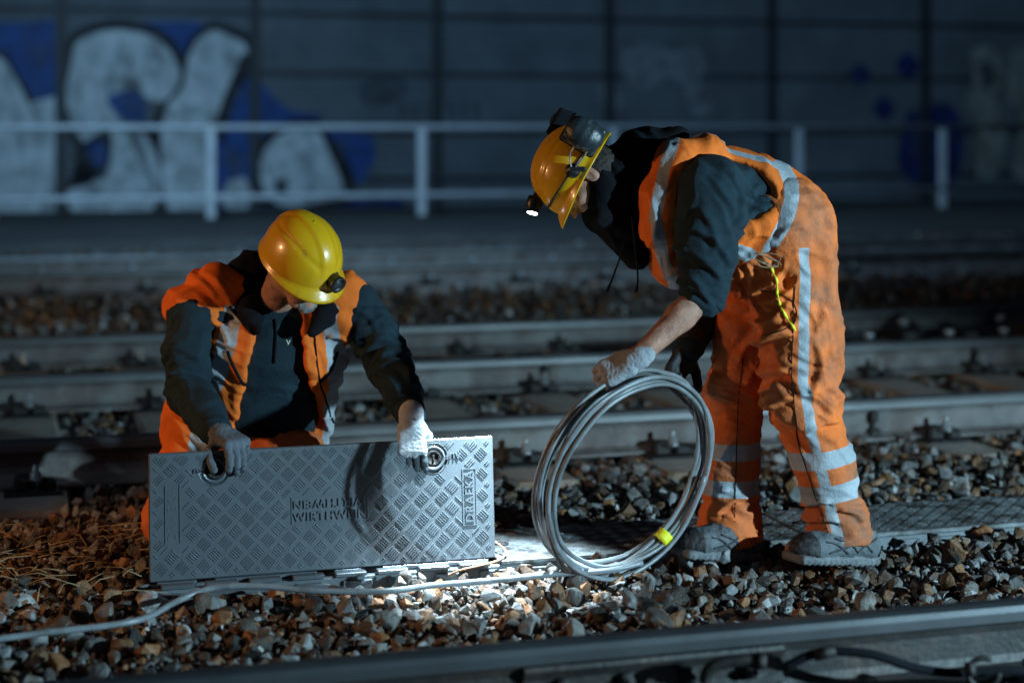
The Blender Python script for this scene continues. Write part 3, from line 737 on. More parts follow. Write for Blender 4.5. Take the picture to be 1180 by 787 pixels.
m = MB(); m.tube([tape_pt(th+k) for k in (-.055, -.02, .02, .055)], [.0235]*4, 16); m.build('yellow_tape', M['yellow_tape'], co, off=oc)
def gz(px, py, z=.012):        # ground point under a photo pixel at height z
    Y = (H-z)*FPX/(py-145); return P(px, py, Y)
m = MB()
cb = [gz(-80, 752), gz(0, 743), gz(60, 735), gz(130, 727), gz(170, 718), gz(205, 699), gz(245, 684, .03), gz(300, 682, .03), gz(360, 687, .02), gz(440, 688, .015), gz(500, 681), gz(560, 676), gz(640, 668, .015), gz(700, 664, .02), gz(740, 655, .03)]
cb = [p+np.array([0, 0, .016]) for p in cb]; m.tube(sp(cb, 10), .0085, 10)
o = m.build('ground_cable', M['cable_grey'], None, off=cb[5]); o.location = Vector(cb[5]); tag(o, 'loose pale grey cable snaking over the ballast below the opened cover', 'cable')
m = MB(); wr = [P(515, 664, 5.04), P(530, 657, 5.02), P(555, 651, 5.04), P(575, 645, 5.08), P(583, 636, 5.12), P(576, 628, 5.16), P(566, 622, 5.2)]
m.tube(sp(wr, 8), .0035, 8); o = m.build('thin_wire', M['copper'], None, off=wr[0]); o.location = Vector(wr[0]); tag(o, 'thin brown wire curling out of the duct at the cover corner', 'wire')
m = MB()
for _ in range(130):
    a = random.uniform(-.35, .42); b = random.uniform(bD0-.05, bD1+.45); p = T(a, b, random.uniform(-.005, .03)); d = random.uniform(0, 6.28); L = random.uniform(.05, .22)
    e = np.array([math.cos(d), math.sin(d)*.7, random.uniform(-.12, .18)])*L
    m.tube([p, p+e*.5+np.array([0, 0, .012]), p+e], [.0018, .0014, .0006], 5)
o = m.build('dry_stems', M['twig'], None); tag(o, 'dry brown grass stems and leaf litter left of the opened cover', 'debris', kind='stuff')
m = MB(); w = [gz(-10, 640, .02), gz(40, 606, .05), gz(90, 600, .04), gz(150, 628, .03)]

# ------------------------------------------------------------------ people helpers
def garment(name, fld, mt, parent, base, disp=None, masks=None, it=1, extra=None):
    V, F = fld.mesh(); V = relax(V, F, it)
    if disp is not None:
        N = vnormals(V, F); V0 = V.copy(); V = V+N*disp(V)[:, None]
    else: V0 = V
    N = vnormals(V, F)
    me = mesh_np(name, V-np.asarray(base), F, True)
    if masks is not None: attr(me, 'mask', masks(V0, N))
    else: attr(me, 'mask', np.full(len(V), -1.))
    return link(name, me, mt, parent)
def frame(f, s):     # head frame from forward and approximate left vectors
    f = np.asarray(f, float); f /= np.linalg.norm(f); s = np.asarray(s, float); s -= f*(s@f); s /= np.linalg.norm(s); u = np.cross(f, s)*-1
    u = np.cross(s, f)*-1 if False else np.cross(f, s)
    return s, f, u
def head_into(fl, c, s, f, u, k=.012):
    L = lambda x, y, z: c+s*x+f*y+u*z
    A = [s, f, u]
    fl.ell(L(0, -.012, .035), (.076, .095, .10), k, A); fl.ell(L(0, .030, -.035), (.058, .066, .085), .03, A)
    fl.cone(L(-.028, .062, -.092), L(.028, .062, -.092), .022, .022, .025)
    fl.ell(L(0, .086, -.098), (.022, .018, .018), .015, A)
    fl.cone(L(0, .092, .012), L(0, .113, -.024), .008, .0115, .010); fl.ell(L(-.011, .101, -.028), (.009, .011, .008), .006, A); fl.ell(L(.011, .101, -.028), (.009, .011, .008), .006, A)
    fl.cone(L(-.034, .083, .024), L(.034, .083, .024), .010, .010, .012)
    for q in (-1, 1):
        fl.ell(L(q*.031, .096, .003), (.016, .012, .011), .010, A, mode='-')
        fl.ell(L(q*.045, .062, -.022), (.020, .022, .018), .02, A)
        fl.ell(L(q*.079, -.008, -.006), (.010, .019, .032), .006, A); fl.ell(L(q*.088, .000, -.006), (.006, .010, .018), .004, A, mode='-')
    fl.ell(L(0, .096, -.054), (.021, .009, .0055), .004, A); fl.ell(L(0, .094, -.066), (.019, .009, .006), .004, A)
def eyes(parent, c, s, f, u, base):
    for q in (-1, 1):
        m = MB(); e = c+s*q*.031+f*.083+u*.003
        m.lathe([(.0001, .0115), (.005, .0105), (.009, .007), (.0115, 0), (.009, -.007), (.001, -.0115)], e, f, 12); m.build('eye', M['eye'], parent, off=base)
def helmet(parent, c, s, f, u, base, lamp_az=0., tilt=0.):
    n, mm = 96, 40; V = []; F = []
    k0 = 1.05
    def radial(az, el):
        x, y = math.sin(az), math.cos(az)
        ce, se = math.cos(el), math.sin(el)
        X, Y, Zc = .112*x*ce**.86, (.136*y if y > 0 else .140*y)*ce**.86, .018+.140*se
        k = 1.
        xx = abs(X)
        ridge = .0045/(1+math.exp((xx-.026)*700))*min(1, se*2.5)
        arc = abs(math.hypot(xx-.0, (Y+.0)*.62)-.078)
        groove = -.0028*math.exp(-(arc/.0035)**2)*(1 if Y > -.09 else 0)*min(1, se*3)*(1 if se < .93 else 0)
        d = ridge+groove
        L = math.sqrt(X*X+Y*Y+Zc*Zc)+1e-6
        return X*(1+d/L), Y*(1+d/L), Zc*(1+d/L)+d*se*.3
    rings = []
    for j in range(mm+1):
        el = (math.pi/2)*(j/mm)
        rings.append([radial(2*math.pi*i/n, el) for i in range(n)])
    brim = []
    for t, dz in ((1.0, -.012), (.85, -.009), (.35, -.002)):
        ring = []
        for i in range(n):
            az = 2*math.pi*i/n; X, Y, Zc = radial(az, 0); fr = max(0, math.cos(az))**1.5
            out = t*(.008+.024*fr); L = math.hypot(X, Y)
            ring.append((X*(1+out/L), Y*(1+out/L), Zc+dz*(1+1.3*fr)*1.0-.004))
        brim.append(ring)
    rings = brim+rings
    for rg in rings:
        for p in rg: V.append(c+s*p[0]+f*p[1]+u*p[2])
    for j in range(len(rings)-1):
        for i in range(n): F.append((j*n+i, j*n+(i+1) % n, (j+1)*n+(i+1) % n, (j+1)*n+i))
    me = mesh_np('hard_hat', np.array(V)-base, F, True)
    o = link('hard_hat', me, M['helmet'], parent); md = o.modifiers.new('thickness', 'SOLIDIFY'); md.thickness = .0035; md.offset = -1
    return o
def local(c, s, f, u): return lambda x, y, z: c+s*x+f*y+u*z
def hand_mesh(name, W, Fd, N, sgn, bends, thumb, mt, parent, base, spread=.09, glove=.0014, cuff=None, mask=None, scale=1., h=.0027):
    Fd = np.asarray(Fd, float); Fd /= np.linalg.norm(Fd); N = np.asarray(N, float); N -= Fd*(N@Fd); N /= np.linalg.norm(N); S = np.cross(N, Fd)*sgn
    W = np.asarray(W, float); g = glove; k_ = scale
    chains = []
    lens = [.074, .082, .077, .062]; offs = [.031, .0105, -.0105, -.031]; st = [.088, .092, .088, .080]
    for i in range(4):
        p = W+Fd*st[i]*k_+S*offs[i]*k_-N*.002; d = Fd*math.cos(spread*(1.5-i))+S*math.sin(spread*(1.5-i)); pp = [p]; ang = 0
        for j, fr in enumerate((.46, .30, .24)):
            ang += R(bends[i][j]); dd = d*math.cos(ang)-N*math.sin(ang); p = p+dd*lens[i]*fr*k_; pp.append(p)
        chains.append(pp)
    tp = [W+Fd*.022+S*.026-N*.008]; 
    for (a, b, c2, L) in thumb: tp.append(tp[-1]+(Fd*a+S*b+N*c2)/math.sqrt(a*a+b*b+c2*c2)*L*k_)
    allp = np.array([q for c3 in chains for q in c3]+tp+[W-Fd*.07]); lo = allp.min(0)-.035; hi = allp.max(0)+.035
    fin = Field(lo, hi, h)
    for i, pp in enumerate(chains):
        r0 = (.0102 if i < 3 else .0090)+g
        sub = Field(lo, hi, h); sub.F[:] = .3
        sub.chain(pp, [r0, r0*.97, r0*.9, r0*.82], .003); fin.F = np.minimum(fin.F, sub.F)
    sub = Field(lo, hi, h); sub.chain(tp, [.016+g, .0135+g, .0115+g, .0098+g][:len(tp)], .004); 
    pal = Field(lo, hi, h); A = [Fd, S, N]
    pal.rbox(W+Fd*.055*k_, (.046*k_, .041*k_, .0145+g*.5), .013, .01, A)
    for o_ in offs: pal.cone(W+Fd*.03+S*o_*.7, W+Fd*.088*k_+S*o_, .011+g, .0112+g, .008)
    pal.ell(W+Fd*.035+S*.022-N*.010, (.030, .017, .016), .012, A)
    pal.cone(W-Fd*.03, W+Fd*.02, .027+g, .028+g, .02, n=N, q=.72)
    pal.F = smin(pal.F, fin.F, .006); pal.F = smin(pal.F, sub.F, .012)
    if cuff: pal.cone(W-Fd*cuff[0], W-Fd*cuff[1], cuff[2], cuff[3], .003, n=N, q=.85)
    return garment(name, pal, mt, parent, base, disp=lambda V: .0009*folds(V, Fd, 120, 60, 3.)+.0004*perlin(V*160), masks=mask(W, Fd, S, N) if mask else None, it=1)
def shoe(parent, heel, toe, base, nm='boot'):
    heel = np.asarray(heel, float); toe = np.asarray(toe, float); d = toe-heel; L = np.linalg.norm(d); d /= L; up = Z3-d*d[2]; up /= np.linalg.norm(up); w = np.cross(up, d)
    lo = np.minimum(heel, toe)-.11; hi = np.maximum(heel, toe)+.16; fl = Field(lo, hi, .004)
    fl.cone(heel+d*.02+up*.05, heel+d*.12+up*.055, .042, .045, .02); fl.cone(heel+d*.12+up*.055, toe-d*.055+up*.040, .045, .044, .03, n=w, q=1.12)
    fl.ell(toe-d*.06+up*.037, (.065, .050, .036), .015, [d, w, up]); fl.cone(heel+d*.035+up*.05, heel+d*.045+up*.12, .043, .040, .03)
    fl.cone(heel+d*.10+up*.07, heel+d*.06+up*.13, .034, .04, .02)
    fl.cut(lambda x, y, z: ((x-heel[0])*up[0]+(y-heel[1])*up[1]+(z-heel[2])*up[2])-.018, .004)
    def disp(V): return .002*folds(V, d, 55, 25, 7., 1.)+.0012*perlin(V*70)
    def mk(V, N):
        t = (V-heel)@d/L; hh = (V-heel)@up; lat = (V-heel)@w
        return np.maximum(t-.80-.25*(hh-.02), np.where(hh > .10, .01, -.01))
    b = garment(nm, fl, M['shoe_two'], parent, base, disp, mk)
    s = Field(lo, hi, .004)
    s.rbox(heel+d*.045+up*.010, (.056, .041, .015), .010, .01, [d, w, up]); s.rbox(heel+d*(L-.085)+up*.012, (.088, .052, .014), .011, .03, [d, w, up]); s.rbox(heel+d*L*.45+up*.014, (.09, .036, .012), .010, .02, [d, w, up])
    def dsp(V): return np.where(((V-heel)@up) < .014, -.003*(np.sin(((V-heel)@d)*300) > .1), 0)
    garment('sole', s, M['shoe_sole'], b, np.zeros(3), dsp).data.transform(Matrix.Translation(Vector(-base)))
    me = b.data; bv = BVHTree.FromPolygons([v.co[:] for v in me.vertices], [p.vertices[:] for p in me.polygons])
    sd = w if w[1] < 0 else -w
    def on(t, h, sg=1.):
        o_ = Vector(heel+d*L*t+up*h+sd*.2-base); hit = bv.ray_cast(o_, Vector(-sd)); return None if hit[0] is None else np.array(hit[0])+sd*.001
    for pl in ([(.12, .04), (.3, .075), (.5, .05), (.7, .035)], [(.3, .035), (.42, .06), (.6, .075)], [(.45, .035), (.6, .06), (.72, .066)], [(.05, .08), (.2, .06), (.3, .04)]):
        q = [on(t, h) for t, h in sp([np.array(p) for p in pl], 6)]; q = [p for p in q if p is not None]
        if len(q) > 3: m = MB(); m.tube(q, .0028, 6); m.build('side_trim', M['shoe_dark'], b)
    for k in range(4):
        c = heel+d*L*(.42+.085*k)+up*(.098-.010*k); m = MB(); m.tube(sp([c-sd*.028-up*.012, c+up*.002, c+sd*.028-up*.012], 4), .0035, 6); m.build('lace', M['shoe_dark'], b, off=base)
    return b
M['shoe_two'] = mat('boot_leather', (.095, .108, .12), .6, var=.35, vscale=30, bump=.5, bscale=120, mask='mask', mcol=(.02, .02, .022), mrough=.6)
M['shoe_sole'] = mat('boot_sole', (.13, .14, .15), .75, var=.45, vscale=30, bump=.3, bscale=90)

# ------------------------------------------------------------------ standing worker
bB_ = P(880, 650, 5.1); bB_[2] = 0
pB = thing('person', 'standing worker in orange bib trousers and vest bending down to hold the cable coil', 'person', bB_, 'railway workers')
hp_n, kn_n, an_n = P(912, 312, 5.03), P(921, 455, 4.99), P(967, 606, 5.07)
hp_f, kn_f, an_f = P(876, 318, 5.20), P(845, 460, 5.19), P(841, 608, 5.18)
hc = P(676, 204, 5.06); fwd = np.array([-.50, -.06, -.86]); sL = np.array([-.05, -1., .06])
s_, f_, u_ = frame(fwd, sL)
if u_[2] < 0: u_ = -u_
sh_n, el_n, wr_n = P(818, 222, 4.92), P(812, 338, 4.90), P(733, 414, 4.795)
sh_f, el_f, wr_f = P(806, 228, 5.30), P(815, 350, 5.30), P(792, 402, 5.14)
# body (skin): fine spacing near the head and the forearm
xs = np.concatenate([np.arange(.05, .62, .0042), np.arange(.62, 1.2, .009)]); ys = np.arange(4.78, 5.45, .0045); zz = np.concatenate([np.arange(.02, .5, .009), np.arange(.5, 1.36, .0042)])
fb = Field(None, None, 0, [xs, ys, zz])
for hp, kn, an in ((hp_n, kn_n, an_n), (hp_f, kn_f, an_f)): fb.chain([hp, kn, an+Z3*-.03], [.08, .055, .04], .02); fb.cone(an-Z3*.03, an+np.array([-.13, 0, -.07]), .035, .03, .02)
fb.chain([P(905, 285, 5.11), P(865, 255, 5.11), P(800, 240, 5.11), P(755, 215, 5.11)], [.11, .12, .12, .08], .04, n=(0, 1, 0), q=1.3)
fb.chain([P(755, 212, 5.11), hc-u_*.06-f_*.03], [.06, .055], .03)
for sh, el, wr in ((sh_n, el_n, wr_n), (sh_f, el_f, wr_f)):
    fb.cone(P(790, 232, 5.11), sh, .07, .06, .03); fb.cone(sh, el, .052, .043, .02); fb.cone(el, el+(wr-el)*.35, .040, .039, .02); fb.cone(el+(wr-el)*.35, wr, .039, .026, .02); fb.cone(wr, wr+(wr-el)/np.linalg.norm(wr-el)*.02, .028, .022, .02)
head_into(fb, hc, s_, f_, u_)
garment('body', fb, M['skin'], pB, bB_, disp=lambda V: .0009*perlin(V*55))
eyes(pB, hc, s_, f_, u_, bB_)
# beard and hair
LB = local(hc, s_, f_, u_)
lo, hi = hc-.17, hc+.17
fl = Field(lo, hi, .0042); fl.ell(LB(0, .030, -.062), (.063, .070, .062), .01, [s_, f_, u_]); fl.ell(LB(0, -.04, -.02), (.08, .07, .07), .02, [s_, f_, u_])
fl.cut(lambda x, y, z: -(((x-LB(0, .10, -.01)[0])*f_[0]+(y-LB(0, .1, -.01)[1])*f_[1]+(z-LB(0, .1, -.01)[2])*f_[2])), .01)
fl.ell(LB(0, .075, -.015), (.05, .05, .042), .012, [s_, f_, u_], mode='-')
garment('beard_and_hair', fl, M['hair_dark'], pB, bB_, disp=lambda V: .003*perlin(V*110)+.002*perlin(V*220))
# arm hair: fine strands on the lit forearm
m = MB(); ad = (wr_n-el_n); aL = np.linalg.norm(ad); ad = ad/aL; e1 = np.cross(ad, [0, 1, 0]); e1 /= np.linalg.norm(e1); e2 = np.cross(ad, e1)
for _ in range(1500):
    t = random.uniform(.12, .97); w = random.uniform(0, 6.28); r = np.interp(t, [0, .35, 1], [.040, .039, .026]); dirn = e1*math.cos(w)+e2*math.sin(w)
    p = el_n+ad*aL*t+dirn*(r-.001); q = p+dirn*random.uniform(.003, .008)+ad*random.uniform(.006, .015)+e1*random.uniform(-.004, .004); m.verts_faces([p-e2*.0003, p+e2*.0003, q], [(0, 1, 2)])
m.build('arm_hair', M['arm_hair'], pB, off=bB_)
# trousers
ft = Field((.42, 4.80, .0), (1.15, 5.42, 1.22), .0050)
def bend(a, b, t, off): return a+(b-a)*t+np.asarray(off)
ft.chain([P(908, 258, 5.03), hp_n, bend(hp_n, kn_n, .55, (.012, 0, 0)), kn_n, bend(kn_n, an_n, .5, (.012, 0, 0)), an_n, an_n-Z3*.05], [.135, .125, .118, .100, .083, .084, .094], .03)
ft.chain([P(895, 268, 5.20), hp_f, bend(hp_f, kn_f, .5, (0, 0, 0)), kn_f, bend(kn_f, an_f, .5, (.0, 0, 0)), an_f, an_f-Z3*.05], [.13, .112, .092, .084, .078, .088, .100], .03)
ft.chain([P(905, 272, 5.11), P(868, 268, 5.11)], [.14, .145], .04, n=(0, 1, 0), q=1.15)
ft.cone(P(842, 300, 5.05), P(880, 300, 5.05), .085, .12, .04)
ft.cut(lambda x, y, z: z-np.where(x > .77, .072, .040), .004)
def crease(V, segs, Y=4.95, only=None):
    g = np.zeros(len(V))
    for (x0, y0, x1, y1, amp, w) in segs:
        a = P(x0, y0, Y)[[0, 2]]; b = P(x1, y1, Y)[[0, 2]]; ab = b-a; L = np.linalg.norm(ab); t = ((V[:, [0, 2]]-a)@ab)/L**2
        n = np.array([-ab[1], ab[0]])/L; bow = .12*L*np.sin(np.clip(t, 0, 1)*math.pi)
        d = (V[:, [0, 2]]-a)@n-bow; e = np.exp(-(d/w)**2)*np.exp(-np.maximum(0, np.abs(t-.5)-.42)**2*90)
        g += amp*(d/w*1.5)*e+amp*.5*e
    m_ = V[:, 1] < Y+.16
    return np.where(m_, g, 0)
T_CR = [(862, 425, 918, 372, .012, .014), (872, 404, 912, 384, .009, .010), (868, 455, 905, 425, .011, .014), (880, 478, 925, 452, .010, .012), (944, 275, 936, 380, .008, .020), (955, 350, 948, 470, .007, .016), (935, 395, 928, 450, .009, .013), (950, 445, 972, 480, .010, .012), (925, 500, 965, 486, .010, .011), (900, 300, 870, 332, .011, .012), (915, 318, 878, 345, .010, .011), (905, 345, 868, 372, .010, .012), (850, 352, 880, 338, .010, .010), (930, 596, 958, 580, .011, .010), (936, 612, 968, 604, .010, .009), (968, 590, 995, 606, .011, .010), (815, 440, 868, 418, .008, .011), (818, 420, 860, 402, .009, .010), (822, 498, 866, 505, .006, .010), (812, 596, 848, 580, .010, .009), (836, 608, 870, 588, .010, .009), (816, 372, 862, 352, .010, .011), (896, 272, 925, 262, .008, .010), (890, 290, 950, 300, .007, .014), (930, 225, 955, 265, .006, .014)]
def t_disp(V):
    legn = np.abs(V[:, 1]-5.0) < .1
    def wgt(p, r): return np.exp(-(np.linalg.norm((V-p)*np.array([1, .4, 1]), axis=1)/r)**2)
    g = .004*folds(V, (.25, .1, 1), 16, 7, 1.)
    g += .010*wgt(kn_n, .14)*folds(V, (.45, .1, .9), 26, 6, 2.)+.008*wgt(kn_f, .12)*folds(V, (.3, .1, .9), 28, 6, 5.)
    g += (.009*wgt(an_n+Z3*.03, .10)+.006*wgt(an_f+Z3*.04, .10))*folds(V, (.2, .1, 1), 34, 9, 8.)
    g += .012*wgt(P(860, 330, 5.05), .15)*folds(V, (.75, .0, .66), 30, 6, 11.)
    g += .006*wgt(P(930, 400, 5.05), .16)*folds(V, (.9, .2, .25), 18, 5, 21.)
    return 1.2*g+.0010*perlin(V*60)+1.15*crease(V, T_CR)
def seg_arc(V, pts):
    best = np.full(len(V), 9.); arc = np.zeros(len(V)); cen = np.zeros_like(V); acc = 0; tan = np.zeros_like(V)
    for a, b in zip(pts[:-1], pts[1:]):
        ab = b-a; L = np.linalg.norm(ab); t = np.clip((V-a)@ab/L**2, 0, 1); c = a+t[:, None]*ab; d = np.linalg.norm(V-c, axis=1); m_ = d < best
        best = np.where(m_, d, best); arc = np.where(m_, acc+t*L, arc); cen[m_] = c[m_]; tan[m_] = ab/L; acc += L
    return best, arc, cen, tan
LN = [P(915, 250, 5.03), hp_n, kn_n, an_n, an_n-Z3*.1]; LF = [P(895, 260, 5.2), hp_f, kn_f, an_f, an_f-Z3*.1]
def t_mask(V, N):
    d1, a1, c1, t1 = seg_arc(V, LN); d2, a2, c2, t2 = seg_arc(V, LF)
    near = d1 < d2+.01
    z = V[:, 2]
    # near leg: bands at shin height tilted with the leg; side stripe
    bn = np.maximum(.025-np.abs(((V-P(955, 529, 4.95))@np.array([-.16, 0, .987]))), .027-np.abs(((V-P(962, 570, 4.95))@np.array([-.16, 0, .987]))))
    xs_ = np.interp(z, [P(0, y, 4.9)[2] for y in (625, 560, 500, 440, 380, 330, 290, 270)], [P(x, 500, 4.92)[0] for x in (968, 950, 932, 921, 922, 924, 923, 921)])
    sn = .0150-np.abs(V[:, 0]-xs_-.006); sn = np.where(N[:, 1] < .15, sn, -.02); sn = np.minimum(sn, .935-z)
    mn = np.maximum(bn, sn)
    bf = np.maximum(.024-np.abs(z-P(0, 521, 5.12)[2]), .024-np.abs(z-P(0, 563, 5.12)[2]))
    wb = .021-np.abs(V[:, 0]-np.interp(z, [P(0, y, 5.)[2] for y in (285, 270, 250, 230, 210, 185, 150)], [P(x, 0, 4.95)[0] for x in (884, 893, 903, 910, 913, 908, 895)])); wb = np.where((z > P(0, 283, 5.)[2]) & (z < 1.4), wb, -.02)
    mn = np.maximum(mn, wb); bf = np.maximum(bf, wb)
    return np.where(near & (V[:, 0] > .60), np.where((V[:, 0] > P(885, 0, 5.)[0]) | (z > .5), mn, bf), bf)
def t_mask2(V, N):
    d1, a1, c1, t1 = seg_arc(V, LN); d2, a2, c2, t2 = seg_arc(V, LF); r = t_mask(V, N); return r
tr = garment('trousers', ft, M['orange_trousers'], pB, bB_, t_disp, t_mask2)
# trouser seams: thin dark piping down each outer side
def seam(parent, base, pts, r=.0022, mt='black_cloth'): m = MB(); m.tube(sp(pts, 8), r, 6); return m.build('seam', M[mt], parent, off=base)
def snap(o, base, pts, lift=.0015):          # lay a line of points on a garment's surface, from the wearer's outer side
    me = o.data; bv = BVHTree.FromPolygons([v.co[:] for v in me.vertices], [p.vertices[:] for p in me.polygons]); out = []
    for p in sp(pts, 8):
        q = Vector(p-base); hit = bv.ray_cast(Vector((q.x, q.y-.5, q.z)), Vector((0, 1, 0)))
        if hit[0] is not None: out.append(np.array(hit[0])+base+np.array([0, -lift, 0]))
    return out
def seam_on(parent, o, base, pts, r=.0018, mt='black_cloth', nm='seam'):
    s_pts = snap(o, base, pts)
    if len(s_pts) > 2: m = MB(); m.tube(s_pts, r, 6); m.build(nm, M[mt], o, off=base)
seam_on(pB, tr, bB_, [P(916, 330, 4.9), P(913, 380, 4.9), P(912, 440, 4.9), P(920, 500, 4.9), P(938, 560, 4.9), P(957, 618, 4.95)], .0016)
seam_on(pB, tr, bB_, [P(858, 405, 5.1), P(851, 460, 5.1), P(848, 540, 5.1), P(846, 600, 5.1)], .0013)
seam_on(pB, tr, bB_, [P(878, 336, 4.9), P(900, 340, 4.9), P(916, 352, 4.9), P(914, 372, 4.9), P(880, 388, 4.9)], .0012)
# cuffs
# hoodie body + near sleeve + far sleeve + hood
fh = Field((.20, 4.76, .55), (1.10, 5.46, 1.34), .0058)
fh.chain([P(888, 262, 5.11), P(860, 246, 5.11), P(812, 238, 5.11), P(784, 226, 5.11)], [.135, .150, .160, .130], .05, n=(0, 1, 0), q=1.18)
fh.cone(P(808, 226, 5.02), sh_n, .10, .094, .05); fh.cone(sh_n, bend(sh_n, el_n, .55, (0, -.01, 0)), .092, .080, .03); fh.cone(bend(sh_n, el_n, .55, (0, -.01, 0)), el_n+np.array([-.004, 0, .0]), .080, .066, .02)
fh.cone(sh_f, el_f, .08, .07, .03); fh.cone(el_f, wr_f, .065, .045, .03)
ct_ = P(803, 350, 4.9)
ns = np.array([.55, 0, -.83]); fh.cut(lambda x, y, z: np.where(y < 5.06, ((x-ct_[0])*-ns[0]+(z-ct_[2])*-ns[2]) + 0*y, 1.), .004) if False else None
def h_disp(V):
    def wgt(p, r): return np.exp(-(np.linalg.norm(V-p, axis=1)/r)**2)
    g = .005*folds(V, (1, .1, .3), 12, 6, 3.)
    g += .010*wgt(el_n+Z3*.05, .13)*folds(V, (.1, 0, 1), 30, 7, 4.)+.009*wgt(sh_n, .14)*folds(V, (.7, .2, .7), 20, 6, 6.)
    g += .012*wgt(P(868, 235, 4.92), .12)*folds(V, (.6, 0, .8), 26, 5, 9.)
    return g+.0008*perlin(V*70)+crease(V, [(765, 305, 805, 334, .010, .012), (772, 285, 822, 318, .010, .012), (790, 262, 832, 300, .008, .012), (775, 325, 812, 345, .008, .009), (762, 225, 775, 280, .008, .014), (800, 182, 835, 198, .006, .010), (835, 198, 842, 262, .007, .009), (850, 262, 888, 240, .010, .012), (855, 245, 880, 215, .008, .012), (845, 275, 893, 258, .009, .010), (800, 240, 815, 285, .007, .014)], 4.95)
hd = garment('hoodie', fh, M['hoodie'], pB, bB_, h_disp)
# rolled cuff at the elbow
m = MB(); ax_ = (wr_n-el_n)/np.linalg.norm(wr_n-el_n)
prf = [(.052, -.012), (.060, -.008), (.063, .004), (.061, .018), (.055, .024), (.047, .022), (.045, .012)]
m.lathe(prf, el_n+np.array([.002, 0, -.010]), ax_*.55+np.array([0, 0, -.5]), 28); m.build('sleeve_cuff', M['hoodie'], pB, off=bB_)
# vest
fv = Field((.30, 4.76, .70), (1.15, 5.46, 1.36), .0058)
fv.chain([P(900, 262, 5.11), P(862, 248, 5.11), P(812, 240, 5.11), P(790, 230, 5.11)], [.158, .172, .182, .150], .05, n=(0, 1, 0), q=1.14)
fv.cone(P(788, 250, 5.05), P(776, 300, 5.05), .13, .07, .04); fv.cone(P(785, 300, 5.05), P(850, 290, 5.05), .075, .10, .04)
fv.ell(P(842, 214, 4.86), (.150, .19, .108), .015, [np.array([.97, 0, -.24]), np.array([0, 1., 0]), np.array([.24, 0, .97])], mode='-')
fv.ell(P(792, 300, 4.86), (.085, .13, .12), .015, mode='-')
fv.cone(P(745, 190, 4.9), P(745, 190, 5.3), .07, .07, .02, mode='-')
fv.chain([P(815, 176, 5.02), P(782, 186, 4.97), P(765, 222, 4.95), P(762, 262, 4.97)], [.055, .060, .060, .065], .03)
ax3 = np.array([.92, 0, -.39])
def v_disp(V):
    def wgt(p, r): return np.exp(-(np.linalg.norm(V-p, axis=1)/r)**2)
    return crease(V, [(775, 168, 790, 176, .006, .008), (840, 285, 880, 270, .009, .010), (850, 305, 895, 285, .009, .010), (745, 225, 740, 290, .007, .010), (765, 320, 830, 322, .009, .012), (870, 168, 900, 182, .006, .009)], 5.0)+.005*folds(V, (.9, .2, -.3), 15, 6, 31.)+.008*wgt(P(880, 280, 5.0), .14)*folds(V, (.5, .1, .8), 28, 6, 33.)+.0008*perlin(V*70)
def v_mask(V, N):
    s1 = .021-np.abs(V[:, 0]-np.interp(V[:, 2], [P(0, y, 5.)[2] for y in (285, 270, 250, 230, 210, 185, 150)], [P(x, 0, 4.95)[0] for x in (884, 893, 903, 910, 913, 908, 895)])); s2 = .019-np.abs(np.abs(V[:, 1]-5.11)-.085); s2 = np.where((N[:, 2] > .25) & (V[:, 0] < P(905, 0, 5.)[0]), s2, -.02)
    s3 = .017-np.abs(V[:, 0]-np.interp(V[:, 2], [P(0, y, 5.)[2] for y in (330, 300, 250, 200, 160)], [P(x, 0, 5.)[0] for x in (778, 764, 752, 760, 775)])); s3 = np.where(N[:, 1] < .3, s3, -.02)
    s4 = .020-np.abs((V-P(850, 288, 5.))@np.array([.38, 0, .92])); s4 = np.where((V[:, 0] > P(832, 0, 5)[0]) & (V[:, 0] < P(898, 0, 5)[0]) & (V[:, 2] < P(0, 262, 5.)[2]), s4, -.02)
    return np.maximum(np.maximum(s1, s2), np.maximum(s3, s4))
vs = garment('safety_vest', fv, M['orange_vest'], pB, bB_, v_disp, v_mask)
# hood and high collar; hood front drawn over the cheek in place of shade
fo = Field((.20, 4.85, .78), (.62, 5.38, 1.36), .0058)
fo.chain([P(772, 168, 5.13), P(742, 180, 5.12), P(718, 200, 5.10), P(710, 232, 5.09)], [.052, .078, .080, .062], .03, n=(0, 1, 0), q=1.25); fo.cone(P(700, 214, 5.06), P(696, 246, 5.05), .074, .060, .03, n=(0, 1, 0), q=1.32); fo.cut(lambda x, y, z: np.maximum(-((x-hc[0])*u_[0]+(y-hc[1])*u_[1]+(z-hc[2])*u_[2]-.012), np.sqrt((x-hc[0])**2+(y-hc[1])**2+(z-hc[2])**2)-.15), .006)
fo.chain([P(710, 232, 5.08), P(719, 266, 5.05), P(734, 297, 5.05)], [.060, .055, .036], .03); fo.cone(P(755, 178, 5.08), P(784, 155, 5.08), .05, .022, .02)
garment('hood', fo, M['black_cloth'], pB, bB_, lambda V: .007*folds(V, (.6, .1, .8), 18, 7, 41.)+.001*perlin(V*80))
for pts in ([P(722, 245, 5.0), P(719, 280, 5.0), P(708, 315, 5.0), P(699, 337, 5.0)], [P(728, 250, 4.98), P(732, 290, 4.97), P(735, 320, 4.97), P(733, 337, 4.97)]):
    m = MB(); q = sp(pts, 6); m.tube(q, [.003]*(len(q)-3)+[.005, .005, .004], 6); m.build('drawstring', M['hoodie'], pB, off=bB_)
